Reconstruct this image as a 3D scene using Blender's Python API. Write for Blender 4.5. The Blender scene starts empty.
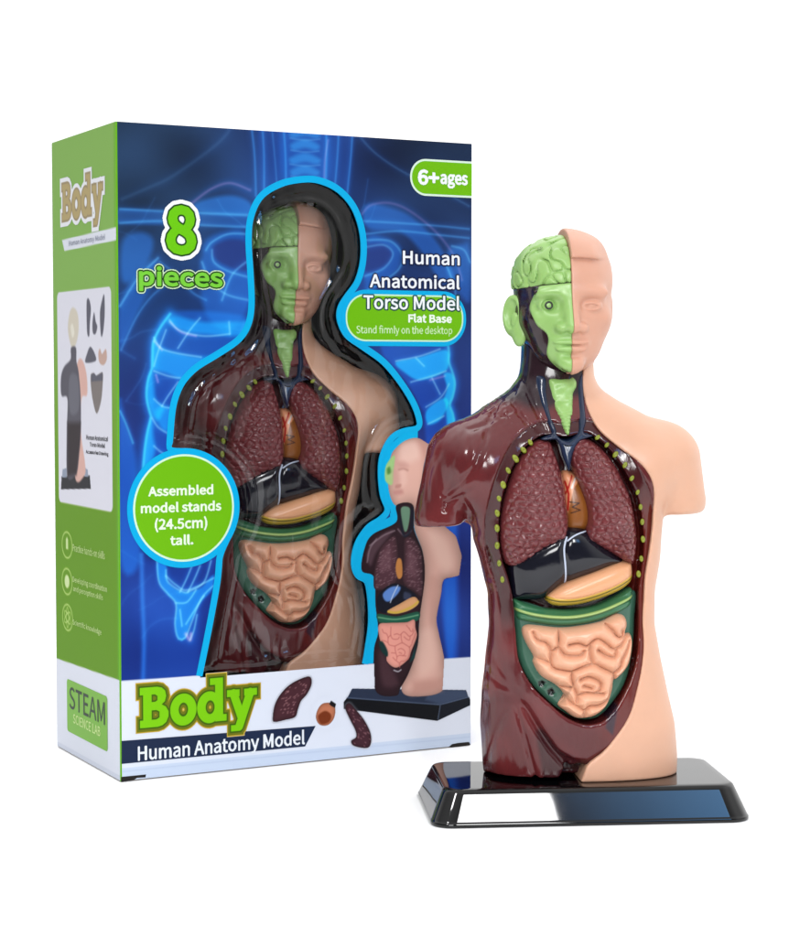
import bpy, math, random
import numpy as np
from mathutils import Vector

random.seed(7)
RNG = np.random.default_rng(11)
scene = bpy.context.scene
COL = scene.collection
F4 = np.float32
PI = math.pi

# ------------------------------------------------------------------ camera
FOC, PITCH, CAMH = 1923.0, math.atan(99 / 1923.0), 0.1845
CAM = np.array([0, 0, CAMH])
FW = np.array([0, math.cos(PITCH), -math.sin(PITCH)])
UP = np.array([0, math.sin(PITCH), math.cos(PITCH)])


def ray(x, y):
    return FW + np.array([1.0, 0, 0]) * (x - 400) / FOC + UP * (468.5 - y) / FOC


def on_plane(x, y, p0, n):
    d = ray(x, y)
    return CAM + d * (np.dot(p0 - CAM, n) / np.dot(d, n))


# ------------------------------------------------------------------ helpers
ALB = 0.72          # white print reflects about 0.8


def lin(c):
    """sRGB 0-255 -> linear"""
    c = np.asarray(c, float) / 255.0
    return ALB * np.where(c <= 0.04045, c / 12.92, ((c + 0.055) / 1.055) ** 2.4)


def tag(o, label=None, cat=None, group=None, kind=None):
    if label: o['label'] = label
    if cat: o['category'] = cat
    if group: o['group'] = group
    if kind: o['kind'] = kind
    return o


def link(o, parent=None):
    COL.objects.link(o)
    if parent is not None:
        o.parent = parent
    return o


def empty(name, loc=(0, 0, 0), rz=0.0):
    o = bpy.data.objects.new(name, None)
    o.empty_display_size = 0.02
    o.location = loc
    o.rotation_euler = (0, 0, rz)
    return link(o)


def mesh_np(name, V, Fs, mat, parent=None, smooth=True, col=None, scale=0.001, mats=None, mi=None):
    """V (n,3) in mm; Fs (m,3|4) int array, or list of such arrays"""
    if not isinstance(Fs, (list, tuple)):
        Fs = [Fs]
    me = bpy.data.meshes.new(name)
    V = np.ascontiguousarray(np.asarray(V, F4) * scale)
    me.vertices.add(len(V))
    me.vertices.foreach_set('co', V.ravel())
    nl = sum(f.size for f in Fs)
    npoly = sum(len(f) for f in Fs)
    me.loops.add(nl)
    me.loops.foreach_set('vertex_index', np.concatenate([np.asarray(f, np.int32).ravel() for f in Fs]))
    me.polygons.add(npoly)
    tot = np.concatenate([np.full(len(f), f.shape[1], np.int32) for f in Fs])
    st = np.concatenate([[0], np.cumsum(tot)[:-1]]).astype(np.int32)
    me.polygons.foreach_set('loop_start', st)
    me.polygons.foreach_set('use_smooth', np.full(npoly, smooth, bool))
    for m in (mats or [mat]):
        me.materials.append(m)
    if mi is not None:
        me.polygons.foreach_set('material_index', np.asarray(mi, np.int32))
    if col is not None:
        at = me.color_attributes.new('Col', 'FLOAT_COLOR', 'POINT')
        c4 = np.ones((len(V), 4), F4)
        c4[:, :3] = col
        at.data.foreach_set('color', c4.ravel())
    me.update(calc_edges=True)
    o = bpy.data.objects.new(name, me)
    return link(o, parent)


def sdpoly(x, z, poly, closed=True):
    """distance to a polygon; signed (negative inside) if closed"""
    x = np.asarray(x, F4); z = np.asarray(z, F4)
    poly = np.asarray(poly, F4)
    n = len(poly)
    d2 = np.full(x.shape, 1e12, F4)
    ins = np.zeros(x.shape, bool)
    for i in range(n if closed else n - 1):
        a = poly[i]; b = poly[(i + 1) % n]
        ex, ez = b - a
        L = ex * ex + ez * ez + 1e-12
        wx = x - a[0]; wz = z - a[1]
        t = np.clip((wx * ex + wz * ez) / L, 0, 1)
        d2 = np.minimum(d2, (wx - ex * t) ** 2 + (wz - ez * t) ** 2)
        if closed and a[1] != b[1]:
            c = ((a[1] <= z) & (b[1] > z)) | ((b[1] <= z) & (a[1] > z))
            xi = a[0] + (z - a[1]) / ez * ex
            ins ^= c & (x < xi)
    d = np.sqrt(d2)
    return np.where(ins, -d, d) if closed else d


def spline(pts, n, closed=True):
    """Catmull-Rom resampled to n points of even spacing"""
    P = np.asarray(pts, float)
    m = len(P)
    out = []
    for i in range(m if closed else m - 1):
        if closed:
            p0, p1, p2, p3 = P[(i - 1) % m], P[i], P[(i + 1) % m], P[(i + 2) % m]
        else:
            p0, p1, p2, p3 = P[max(i - 1, 0)], P[i], P[i + 1], P[min(i + 2, m - 1)]
        t = np.linspace(0, 1, 12, endpoint=False)[:, None]
        out.append(0.5 * (2 * p1 + (p2 - p0) * t + (2 * p0 - 5 * p1 + 4 * p2 - p3) * t ** 2 + (3 * p1 - p0 - 3 * p2 + p3) * t ** 3))
    Q = np.concatenate(out)
    Q = np.concatenate([Q, Q[:1] if closed else P[-1:]])
    s = np.concatenate([[0], np.cumsum(np.linalg.norm(np.diff(Q, axis=0), axis=1))])
    u = np.linspace(0, s[-1], n, endpoint=not closed)
    return np.stack([np.interp(u, s, Q[:, k]) for k in range(Q.shape[1])], 1)


def smin(a, b, k):
    h = np.clip(0.5 + 0.5 * (b - a) / k, 0, 1)
    return b + (a - b) * h - k * h * (1 - h)


def smax(a, b, k):
    return -smin(-a, -b, k)


def sstep(a, b, x):
    t = np.clip((x - a) / (b - a), 0, 1)
    return t * t * (3 - 2 * t)


def waves(P, wl, seed, n=20, aniso=(1, 1, 1)):
    """smooth random field of given wavelength (mm), roughly -1..1"""
    r = np.random.default_rng(seed)
    out = F4(0)
    for i in range(n):
        d = r.normal(size=3); d /= np.linalg.norm(d)
        k = d * 2 * PI / wl * r.uniform(0.75, 1.3)
        out = out + np.cos(P[0] * F4(k[0] * aniso[0]) + P[1] * F4(k[1] * aniso[1]) + P[2] * F4(k[2] * aniso[2]) + F4(r.uniform(0, 6.28)))
    return out / F4(math.sqrt(n / 2))


def snet(F, o, h):
    """naive surface nets of a sampled field (negative inside)"""
    s = F < 0
    c = np.zeros(tuple(np.array(F.shape) - 1), np.uint8)
    sl = (slice(None, -1), slice(1, None))
    for a in (0, 1):
        for b in (0, 1):
            for d in (0, 1):
                c += s[sl[a], sl[b], sl[d]]
    act = (c > 0) & (c < 8)
    ix = np.argwhere(act)
    cor = np.array([[a, b, d] for a in (0, 1) for b in (0, 1) for d in (0, 1)])
    val = np.stack([F[ix[:, 0] + k[0], ix[:, 1] + k[1], ix[:, 2] + k[2]] for k in cor], 1)
    acc = np.zeros((len(ix), 3)); cnt = np.zeros(len(ix))
    for p in range(8):
        for q in range(p + 1, 8):
            if np.abs(cor[p] - cor[q]).sum() != 1:
                continue
            m = (val[:, p] < 0) != (val[:, q] < 0)
            t = val[m, p] / (val[m, p] - val[m, q])
            acc[m] += cor[p] + t[:, None] * (cor[q] - cor[p])
            cnt[m] += 1
    V = np.asarray(o) + h * (ix + acc / cnt[:, None])
    idm = np.full(act.shape, -1, np.int32)
    idm[act] = np.arange(len(ix))
    quads = []
    for ax in range(3):
        u, w = [(1, 2), (2, 0), (0, 1)][ax]
        s0 = np.take(s, range(0, F.shape[ax] - 1), ax); s1 = np.take(s, range(1, F.shape[ax]), ax)
        e = np.argwhere(s0 != s1)
        e = e[(e[:, u] > 0) & (e[:, w] > 0) & (e[:, u] < F.shape[u] - 1) & (e[:, w] < F.shape[w] - 1)]
        du = np.zeros(3, int); du[u] = 1
        dw = np.zeros(3, int); dw[w] = 1
        g = lambda k: idm[k[:, 0], k[:, 1], k[:, 2]]
        Q = np.stack([g(e - du - dw), g(e - dw), g(e), g(e - du)], 1)
        fl = ~s[e[:, 0], e[:, 1], e[:, 2]]
        Q[fl] = Q[fl][:, ::-1]
        quads.append(Q)
    return V, np.concatenate(quads)


# ------------------------------------------------------------------ materials
def plastic(name, rgb, rough=0.3, sss=0.0, coat=0.0, vcol=False, bump=0.0, bscale=400, bdet=3, spec=0.5, mott=0.0, stretch=None, ior=1.5):
    m = bpy.data.materials.new(name)
    m.use_nodes = True
    nt = m.node_tree
    b = nt.nodes['Principled BSDF']
    b.inputs['Roughness'].default_value = rough
    b.inputs['IOR'].default_value = ior
    b.inputs['Specular IOR Level'].default_value = spec
    b.inputs['Coat Weight'].default_value = coat
    b.inputs['Coat Roughness'].default_value = 0.06
    tc = nt.nodes.new('ShaderNodeTexCoord')
    if vcol:
        src = nt.nodes.new('ShaderNodeAttribute')
        src.attribute_name = 'Col'
        out = src.outputs['Color']
    else:
        src = nt.nodes.new('ShaderNodeRGB')
        src.outputs[0].default_value = (*lin(rgb), 1)
        out = src.outputs[0]
    if mott:
        nz = nt.nodes.new('ShaderNodeTexNoise')
        nz.inputs['Scale'].default_value = 90
        nz.inputs['Detail'].default_value = 5
        nt.links.new(tc.outputs['Object'], nz.inputs['Vector'])
        mr = nt.nodes.new('ShaderNodeMapRange')
        mr.inputs['From Min'].default_value = 0.3; mr.inputs['From Max'].default_value = 0.7
        mr.inputs['To Min'].default_value = 1 - mott; mr.inputs['To Max'].default_value = 1 + mott
        nt.links.new(nz.outputs['Fac'], mr.inputs['Value'])
        mx = nt.nodes.new('ShaderNodeVectorMath'); mx.operation = 'SCALE'
        nt.links.new(out, mx.inputs[0])
        nt.links.new(mr.outputs['Result'], mx.inputs['Scale'])
        out = mx.outputs['Vector']
        m2 = nt.nodes.new('ShaderNodeMapRange')
        m2.inputs['From Min'].default_value = 0.3; m2.inputs['From Max'].default_value = 0.7
        m2.inputs['To Min'].default_value = rough * 0.8; m2.inputs['To Max'].default_value = rough * 1.25
        nt.links.new(nz.outputs['Fac'], m2.inputs['Value'])
        nt.links.new(m2.outputs['Result'], b.inputs['Roughness'])
    nt.links.new(out, b.inputs['Base Color'])
    if sss:
        b.inputs['Subsurface Weight'].default_value = sss
        b.inputs['Subsurface Radius'].default_value = (1.0, 0.55, 0.35)
        b.inputs['Subsurface Scale'].default_value = 0.002
    if bump:
        nz = nt.nodes.new('ShaderNodeTexNoise')
        nz.inputs['Scale'].default_value = bscale
        nz.inputs['Detail'].default_value = bdet
        v = tc.outputs['Object']
        if stretch:
            mp = nt.nodes.new('ShaderNodeMapping')
            mp.inputs['Scale'].default_value = stretch
            mp.inputs['Rotation'].default_value = (0, math.radians(25), 0)
            nt.links.new(v, mp.inputs['Vector']); v = mp.outputs['Vector']
        nt.links.new(v, nz.inputs['Vector'])
        bp = nt.nodes.new('ShaderNodeBump')
        bp.inputs['Strength'].default_value = 1.0
        bp.inputs['Distance'].default_value = bump
        nt.links.new(nz.outputs['Fac'], bp.inputs['Height'])
        nt.links.new(bp.outputs['Normal'], b.inputs['Normal'])
    return m


M = {}
M['skin'] = plastic('skin_plastic', (234, 182, 152), 0.42, sss=0.25, bump=0.00005, bscale=700, mott=0.025)
M['head_skin'] = plastic('head_skin_plastic', (226, 169, 143), 0.45, sss=0.25, mott=0.025, bump=0.00004, bscale=900)
M['green'] = plastic('green_plastic', (160, 204, 118), 0.33, sss=0.12, mott=0.05, bump=0.00004, bscale=500)
M['muscle'] = plastic('muscle_plastic', (90, 35, 40), 0.15, vcol=True, mott=0.06, bump=0.00022, bscale=160, bdet=4, stretch=(1.0, 1.0, 0.35))
M['lung'] = plastic('lung_plastic', (120, 55, 58), 0.14, mott=0.1, bump=0.00006, bscale=500)
M['navy'] = plastic('vein_plastic', (30, 44, 72), 0.16, mott=0.1, bump=0.0001, bscale=220)
M['liver'] = plastic('liver_plastic', (17, 18, 30), 0.12, bump=0.00012, bscale=110)
M['white'] = plastic('white_paint', (205, 215, 235), 0.3)
M['organ'] = plastic('organ_plastic', (240, 180, 140), 0.3, vcol=True, sss=0.15, bump=0.00004, bscale=500)
M['intestine'] = plastic('intestine_plastic', (244, 184, 150), 0.33, sss=0.25, mott=0.04)
M['teal'] = plastic('colon_plastic', (45, 98, 70), 0.22, vcol=True, mott=0.06)
M['rib'] = plastic('rib_paint', (142, 152, 36), 0.35, mott=0.12)
M['stand'] = plastic('black_plastic', (5, 6, 8), 0.028, mott=0.3, bump=0.00003, bscale=45, bdet=1)
M['ring'] = plastic('black_paint', (18, 28, 18), 0.4)
M['ink_side'] = plastic('printing_ink', (0, 0, 0), 0.55, vcol=True, spec=0.08)
M['ink'] = plastic('printing_ink', (0, 0, 0), 0.42, vcol=True, spec=0.1)
# ================================================================== anatomical model (local millimetres)
MX, MY, MYAW = 0.0756, 0.804, math.radians(5.0)
cs, sn = math.cos(MYAW), math.sin(MYAW)
MO = np.array([MX, MY, 0.0])
AX = np.array([cs, sn, 0]); AY = np.array([-sn, cs, 0])


def P(px, py, yl=0.0):
    """point of the model's frontal plane y = yl (mm) -> local (x, z) in mm"""
    q = on_plane(px, py, MO + AY * yl * 0.001, AY) - MO
    return np.dot(q, AX) * 1000, q[2] * 1000


def PP(pts, yl=0.0):
    return np.array([P(a, b, yl) for a, b in pts])


def zoom(pts, ox, oy, k):
    return [(ox + u / k, oy + v / k) for u, v in pts]


# ---------- torso solid
rows = [(335, 525, 593, -7, 22), (360, 524, 593, -8, 22), (378, 521, 594, -9, 22), (390, 511, 600, -10, 22),
        (402, 493, 617, -12, 22), (414, 474, 640, -15, 21), (425, 457, 656, -18, 20), (440, 454, 662, -20.5, 21),
        (470, 460, 660, -23, 20), (500, 464, 660, -25, 19), (530, 470, 656.5, -25, 18), (557, 478, 655, -24, 17),
        (590, 487, 650, -22, 16), (623, 488.5, 650, -21, 16), (657, 485.5, 656.5, -20.5, 18), (690, 482, 664, -20.5, 21),
        (723, 481, 672, -20, 23), (756, 483, 675, -19, 23), (790, 486, 673.5, -18, 21)]
rz = np.array([P(560, r[0])[1] for r in rows])
rxl = np.array([P(r[1], r[0])[0] for r in rows])
rxr = np.array([P(r[2], r[0])[0] for r in rows])
ryf = np.array([r[3] for r in rows], float)
ryb = np.array([r[4] for r in rows], float)


def table(z, col):
    zz = np.linspace(rz[-1], rz[0], 200)
    v = np.interp(zz, rz[::-1], col[::-1])
    k = np.hanning(9); k /= k.sum()
    v = np.convolve(np.pad(v, 4, mode='edge'), k, mode='valid')
    return np.interp(z, zz, v)


H = 0.62
gx = np.arange(-70, 68, H, dtype=F4); gy = np.arange(-32, 28, H, dtype=F4); gz = np.arange(10, 196, H, dtype=F4)
X, Y, Z = np.meshgrid(gx, gy, gz, indexing='ij', sparse=True)
xl = table(gz, rxl).astype(F4)[None, None]; xr = table(gz, rxr).astype(F4)[None, None]
yf = table(gz, ryf).astype(F4)[None, None]; yb = table(gz, ryb).astype(F4)[None, None]
a = (xr - xl) / 2; cx = (xr + xl) / 2; b = (yb - yf) / 2; cy = (yb + yf) / 2
q = 2.35
B = ((np.abs(X - cx) / a) ** q + (np.abs(Y - cy) / b) ** q) ** (1 / q) - 1
B = (B * np.minimum(a, b)).astype(F4)


def capsule(pa, pb, ra, rb, ys=1.0):
    pa = np.array(pa); pb = np.array(pb); d = pb - pa
    L = d @ d
    t = np.clip(((X - pa[0]) * d[0] + (Y - pa[1]) * d[1] + (Z - pa[2]) * d[2]) / L, 0, 1)
    qx = X - pa[0] - t * d[0]; qy = (Y - pa[1] - t * d[1]) / ys; qz = Z - pa[2] - t * d[2]
    return (np.sqrt(qx * qx + qy * qy + qz * qz) - (ra + (rb - ra) * t)).astype(F4)


def p3(px, py, y):
    x_, z_ = P(px, py, y)
    return (x_, y, z_)


armL = capsule(p3(459, 459, 1), p3(443, 517, 2), 13.9, 12.0, 1.15)
cutL = P(440, 525, 0)[1]
armL = smax(armL, cutL - Z + 0.06 * (X - P(440, 525)[0]), 1.6)
armR = capsule(p3(663, 460, 1), p3(673, 500, 2), 14.7, 12.7, 1.12)
zr = P(676, 511, 0)
armR = smax(armR, zr[1] - Z - 0.03 * (zr[0] - X), 1.8)
B = smin(B, smin(armL, armR, 0.1), (2.5 + 4.5 * sstep(P(560, 505)[1], P(560, 455)[1], Z)).astype(F4))
del armL, armR
# pectoral swelling
pc = p3(487, 470, -13)
ell = np.sqrt(((X - pc[0]) / 15) ** 2 + ((Y - pc[1]) / 11) ** 2 + ((Z - pc[2]) / 15) ** 2) - 1
B = smin(B, (ell * 11).astype(F4), 5.0)
pc = p3(640, 470, -9)
ell = np.sqrt(((X - pc[0]) / 14) ** 2 + ((Y - pc[1]) / 13) ** 2 + ((Z - pc[2]) / 15) ** 2) - 1
B = smin(B, (ell * 12).astype(F4), 5.0)
# normalise to a distance
gr = np.gradient(B, H)
gn = np.sqrt(gr[0] ** 2 + gr[1] ** 2 + gr[2] ** 2)
B = (B / np.clip(gn, 0.35, 3)).astype(F4)
del gr, gn, ell
# gap between the legs, below the groin
gap = sdpoly(*np.meshgrid(gx, gz, indexing='ij'), PP([(557, 800), (560, 782), (566, 769), (578, 765), (588, 768), (586, 780), (585, 800)], -14))
zb = 14.5
B = smax(B, zb - Z, 0.8)
BM = smax(B, -smax(gap[:, None, :] + 0 * Y, Y + 9, 1.5), 1.5)
BS = B

# front depth map of the plain body: first y where B<0
ins = BM < 0
first = np.argmax(ins, 1)
has = ins.any(1)
f1 = np.clip(first, 1, len(gy) - 1)
I, K = np.meshgrid(np.arange(len(gx)), np.arange(len(gz)), indexing='ij')
v0 = BM[I, f1 - 1, K]; v1 = BM[I, f1, K]
BF = np.where(has, gy[f1 - 1] + H * np.clip(v0 / (v0 - v1 + 1e-9), 0, 1), 5.0).astype(F4)
for _ in range(3):
    BF[1:-1, 1:-1] = (BF[1:-1, 1:-1] * 2 + BF[:-2, 1:-1] + BF[2:, 1:-1] + BF[1:-1, :-2] + BF[1:-1, 2:]) / 6
del ins


def front(x, z):
    fx = np.clip((np.asarray(x) - gx[0]) / H, 0, len(gx) - 1.001); fz = np.clip((np.asarray(z) - gz[0]) / H, 0, len(gz) - 1.001)
    i = fx.astype(int); k = fz.astype(int); u = fx - i; w = fz - k
    return (BF[i, k] * (1 - u) * (1 - w) + BF[i + 1, k] * u * (1 - w) + BF[i, k + 1] * (1 - u) * w + BF[i + 1, k + 1] * u * w)


# regions in the frontal plane
SKIN = spline(PP([(600, 340), (592, 356), (588, 372), (587, 390), (590, 411), (599, 430), (618, 447), (635, 460), (646, 473), (652, 488), (653.5, 510),
           (652.5, 530), (650, 550), (646, 575), (645, 600), (644, 620), (645, 645), (643, 665), (638, 687), (629, 715),
           (616, 735), (602, 752), (590, 761.5), (584, 772), (583, 800), (640, 830), (760, 830), (780, 600), (760, 330)], -18), 220)
CAV = spline(PP([(566, 437), (545, 435), (530, 443), (519, 455), (510, 471), (503.5, 490), (500, 512), (499, 535), (503, 560), (509, 578), (514, 600),
           (516.5, 632), (520, 662), (533, 687), (550, 704), (566, 717), (584, 724), (602, 721), (614, 709), (625, 692), (634, 672), (639, 650),
           (640, 620), (640, 590), (643, 565), (644.5, 545), (643, 525), (638, 500), (630, 483), (621, 466), (609, 449), (597, 438), (584, 433)], -18), 260)
GX2, GZ2 = np.meshgrid(gx, gz, indexing='ij')
S2 = sdpoly(GX2, GZ2, SKIN)
C2 = sdpoly(GX2, GZ2, CAV)

# muscle relief (depth in mm, drawn as grooves in the frontal plane)
D2 = np.zeros_like(S2)


def groove(pts, w, depth, y=-20):
    global D2
    d = sdpoly(GX2, GZ2, spline(PP(pts, y), 40, False), closed=False)
    r0 = np.hypot(GX2 - P(*pts[0], y)[0], GZ2 - P(*pts[0], y)[1])
    D2 = D2 + depth * np.exp(-(d / w) ** 2) * (1 - 0.9 * np.exp(-(r0 / 5.0) ** 2))


groove([(492, 424), (487, 432), (473.5, 464), (460, 482), (448.5, 494), (446.5, 503)], 1.3, 1.3, -15)
groove([(476, 486), (462, 495), (449, 503), (445, 510)], 1.0, 1.2, -14)
groove([(505, 400), (498, 410), (488, 424), (470, 430)], 1.0, 0.7, -14)
groove([(512, 392), (520, 415), (535, 434)], 1.0, 0.6, -14)
groove([(524, 372), (531, 400), (543, 430)], 0.9, 0.7, -10)
groove([(447, 440), (432, 470), (428, 500)], 1.2, 0.35, -10)
groove([(460, 436), (448, 470), (442, 495)], 1.2, 0.35, -12)
groove([(470, 434), (462, 462), (452, 484)], 1.1, 0.35, -12)
# hollow of the armpit
groove([(462, 506), (468, 520), (472, 532)], 2.4, 2.4, -13)
groove([(476, 540), (484, 560), (492, 580)], 1.0, 0.5, -16)
groove([(474, 556), (482, 575), (490, 600)], 0.9, 0.4, -16)
groove([(482, 535), (490, 556), (497, 575)], 0.9, 0.4, -16)
# thigh
groove([(512, 706), (500, 735), (492, 775)], 0.9, 0.7, -18)
groove([(515, 700), (525, 735), (537, 779)], 0.9, 0.9, -18)
groove([(521, 699), (530, 713), (542, 734), (555, 752), (566, 764)], 1.5, 1.7, -18)
groove([(484, 668), (500, 684), (516, 694)], 1.5, 0.35, -18)
groove([(494, 640), (500, 664), (510, 684)], 1.5, 0.25, -18)
groove([(578, 727), (578, 745), (577, 760)], 0.6, 0.25, -20)
# raised apron below the abdomen, recessed thigh beside it
APRON = PP([(519, 690), (541, 726), (557, 749), (575, 759), (588, 760), (620, 740), (650, 690), (650, 600), (519, 600)], -20)
thigh = sstep(-0.5, 1.5, sdpoly(GX2, GZ2, APRON)) * sstep(P(560, 690)[1] + 3, P(560, 700)[1], GZ2)
D2 = D2 + 1.4 * thigh * sstep(-70, -60, GX2)
# the chest wall round the organs lies a step lower than the outer muscles
strip = (1 - sstep(5.2, 6.0, C2)) * sstep(P(560, 640)[1], P(560, 560)[1], GZ2)
D2 = D2 + 1.0 * strip
fr = sstep(6, -4, Y)                      # only the front carries this relief
fib = 0.05 * waves((X, Y, Z), 5.5, 5, 14, (1.6, 1, 0.45))
nk = P(506, 414, -14)
fib = fib + 0.22 * np.exp(-(((X - nk[0]) / 8) ** 2 + ((Z - nk[1]) / 7) ** 2)) * waves((X, Y, Z), 2.6, 9, 14, (1.2, 1, 0.6))
MU = BM + D2[:, None, :] * fr + fib * (1 - strip[:, None, :])
MU = smax(MU, -(S2[:, None, :] + 2.2), 0.6)
cav3 = np.maximum(C2[:, None, :], Y - (BF + 10.5)[:, None, :])
MU = smax(MU, -cav3, 0.9)
MU = smax(MU, zb - Z, 0.3).astype(F4)
SK = smax(BS - 0.9, S2[:, None, :], 0.9)
SK = smax(SK, zb - Z, 0.5).astype(F4)


def mcol(V):
    """paint of the muscle half: dark neck, brown-red body, redder inner wall"""
    x, y, z = V.T
    c = np.tile(lin((110, 41, 43)), (len(V), 1))

    def mix(rgb, w):
        nonlocal c
        w = np.clip(w, 0, 1)[:, None]
        c = c * (1 - w) + lin(rgb) * w
    n1 = waves((x, y, z), 22, 3)
    mix((94, 34, 37), 0.5 + 0.5 * n1)
    mix((108, 44, 46), sstep(P(560, 470)[1], P(560, 420)[1], z) * 0.8)
    mix((44, 24, 33), sstep(P(560, 412)[1], P(560, 398)[1], z + 0.12 * (x + 10) + 2 * n1))
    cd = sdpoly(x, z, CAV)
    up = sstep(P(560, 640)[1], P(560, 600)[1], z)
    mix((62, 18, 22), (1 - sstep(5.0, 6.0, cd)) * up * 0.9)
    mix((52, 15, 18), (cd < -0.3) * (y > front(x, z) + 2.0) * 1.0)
    sd = sdpoly(x, z, SKIN)
    mix((104, 32, 26), (1 - sstep(3.0, 9.0, sd)) * sstep(P(560, 755)[1], P(560, 700)[1], z) * sstep(P(560, 470)[1], P(560, 520)[1], z) * (y < 0))
    nv = sdpoly(x, z, PP([(611, 703), (618, 706), (613, 735), (606, 728)], -20))
    mix((36, 34, 52), (1 - sstep(-0.4, 0.8, nv)) * 0.8)
    mix((40, 16, 22), (1 - sstep(0.5, 3.0, sdpoly(x, z, PP([(540, 733), (556, 752), (575, 762), (586, 764), (586, 785), (548, 785)], -16)))) * 0.75)
    return c


model = empty('anatomical_model', MO, MYAW)
tag(model, 'half skinned torso model on a shiny black stand, standing free in front of the box', 'anatomical model')
V, Q = snet(MU, (gx[0], gy[0], gz[0]), H)
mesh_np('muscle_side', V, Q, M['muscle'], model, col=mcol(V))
V, Q = snet(SK, (gx[0], gy[0], gz[0]), H)
mesh_np('skin_side', V, Q, M['skin'], model)
del MU, SK, cav3, B, BM, BS, fib


# ---------- relief parts: an outline with depth
def relief(name, outline, y0, mat, hfun, e=0.0, spine=None, n=220, rings=36, back=4.0, paint=None, parent=None, base=None, sm=True, soft=True):
    """outline in the frontal plane -> closed solid; y = base + e - h(x, z, d)"""
    O = spline(PP(outline, y0), n) if sm else PP(outline, y0)
    n = len(O)
    Sp = PP(spine, y0) if spine else O.mean(0)[None]
    if len(Sp) > 1:
        Sp = spline(Sp, 80, False)
        T = Sp[np.argmin(((O[:, None] - Sp[None]) ** 2).sum(2), 1)]
        kk = np.hanning(9); kk /= kk.sum()
        T = np.stack([np.convolve(np.concatenate([T[-4:, i], T[:, i], T[:4, i]]), kk, mode='valid') for i in (0, 1)], 1)
    else:
        T = np.repeat(Sp, n, 0)
    s = (np.arange(rings + 1) / rings) ** 1.35
    R = O[None] * (1 - s)[:, None, None] + T[None] * s[:, None, None]
    x = R[..., 0].ravel(); z = R[..., 1].ravel()
    d = -np.minimum(sdpoly(x, z, O), 0)
    d[:n] = 0
    if soft:
        ds = np.linalg.norm(np.roll(O, -1, 0) - O, axis=1)
        acc = np.zeros(len(x))
        for k in range(n):
            acc += ds[k] / ((x - O[k, 0]) ** 2 + (z - O[k, 1]) ** 2 + 0.02) ** 2
        dsf = (acc / (PI / 2)) ** (-1 / 3.0)
        wb_ = sstep(0.5, 1.6, d)
        d = d * (1 - wb_) + dsf * wb_
    y = (base(x, z) if base else front(x, z)) + e - hfun(x, z, d)
    V = np.stack([x, y, z], 1)
    Vb = np.stack([O[:, 0], y[:n] + back, O[:, 1]], 1)
    cb = np.array([[T[:, 0].mean(), V[:, 1].max() + back, T[:, 1].mean()]])
    V = np.concatenate([V, Vb, cb])
    i = np.arange(n); j = (i + 1) % n
    area = np.sum(O[:, 0] * np.roll(O[:, 1], -1) - np.roll(O[:, 0], -1) * O[:, 1])
    Qs = np.concatenate([np.stack([r * n + i, r * n + j, (r + 1) * n + j, (r + 1) * n + i], 1) for r in range(rings)])
    ob = (rings + 1) * n
    Qs = np.concatenate([Qs, np.stack([ob + i, ob + j, j, i], 1)])
    Ts = np.stack([ob + j, ob + i, np.full(n, ob + n)], 1)
    if area < 0:
        Qs = Qs[:, ::-1]; Ts = Ts[:, ::-1]
    col = paint(V) if paint else None
    return mesh_np(name, V, [Qs, Ts], mat, parent or model, col=col)


def dome(d, R, Hh, p=2.0):
    t = 1 - np.clip(d / R, 0, 1)
    return Hh * (1 - t ** p) ** (1 / p)


def cells(x, z, sx, sz, seed):
    """distance to the border between jittered cells (in cell units)"""
    r = np.random.default_rng(seed)
    nx = int((x.max() - x.min()) / sx) + 3; nz = int((z.max() - z.min()) / sz) + 3
    cxs, czs = np.meshgrid(np.arange(nx), np.arange(nz), indexing='ij')
    jx = (cxs + 0.5 * (czs % 2) + r.uniform(-0.3, 0.3, cxs.shape)).ravel() - 1
    jz = (czs + r.uniform(-0.3, 0.3, cxs.shape)).ravel() - 1
    X0 = (x - x.min()) / sx; Z0 = (z - z.min()) / sz
    d1 = np.full(x.shape, 9.0); d2 = np.full(x.shape, 9.0)
    for k in range(len(jx)):
        d = np.hypot(X0 - jx[k], Z0 - jz[k])
        m = d < d1
        d2 = np.where(m, d1, np.minimum(d2, d)); d1 = np.where(m, d, d1)
    return d2 - d1


LUNGL = zoom([(292, 127), (258, 118), (215, 138), (175, 185), (140, 250), (112, 330), (97, 400), (90, 480), (95, 560), (112, 620), (150, 637), (190, 622), (250, 572), (310, 541), (350, 517), (362, 450), (354, 380), (346, 300), (330, 230), (312, 170)], 480, 410, 4)
LUNGR = zoom([(378, 125), (420, 107), (470, 130), (520, 175), (560, 230), (590, 290), (615, 350), (635, 430), (645, 510), (642, 580), (628, 627), (590, 612), (540, 582), (490, 556), (438, 527), (430, 490), (438, 440), (431, 380), (408, 310), (380, 240), (363, 180)], 480, 410, 4)


def lung_h(seed):
    def f(x, z, d):
        wx = 0.4 * waves((x, z * 0, z), 14, seed); wz = 0.3 * waves((x, z * 0, z), 14, seed + 1)
        c = cells(x + wx, z + wz, 3.7, 2.6, seed)
        return dome(d, 13, 10.5, 2.2) + 1.3 * np.clip(c / 0.55, 0, 1) ** 0.6 * np.clip(d / 1.5, 0, 1) + 0.03 * waves((x, z * 0, z), 2.2, seed + 3) * np.clip(d / 1.5, 0, 1)
    return f


relief('lung', LUNGL, -24, M['lung'], lung_h(21), e=7.0, spine=[(545, 462), (533, 500), (525, 545)], n=330, rings=64)
relief('lung', LUNGR, -24, M['lung'], lung_h(33), e=7.0, spine=[(586, 456), (609, 495), (620, 540)], n=330, rings=64)

# heart between the lungs
HEART = [(563, 474), (569, 471), (578, 474), (586, 486), (593, 503), (594, 520), (589, 531), (578, 535), (567, 532), (563, 515), (562, 492)]


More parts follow.
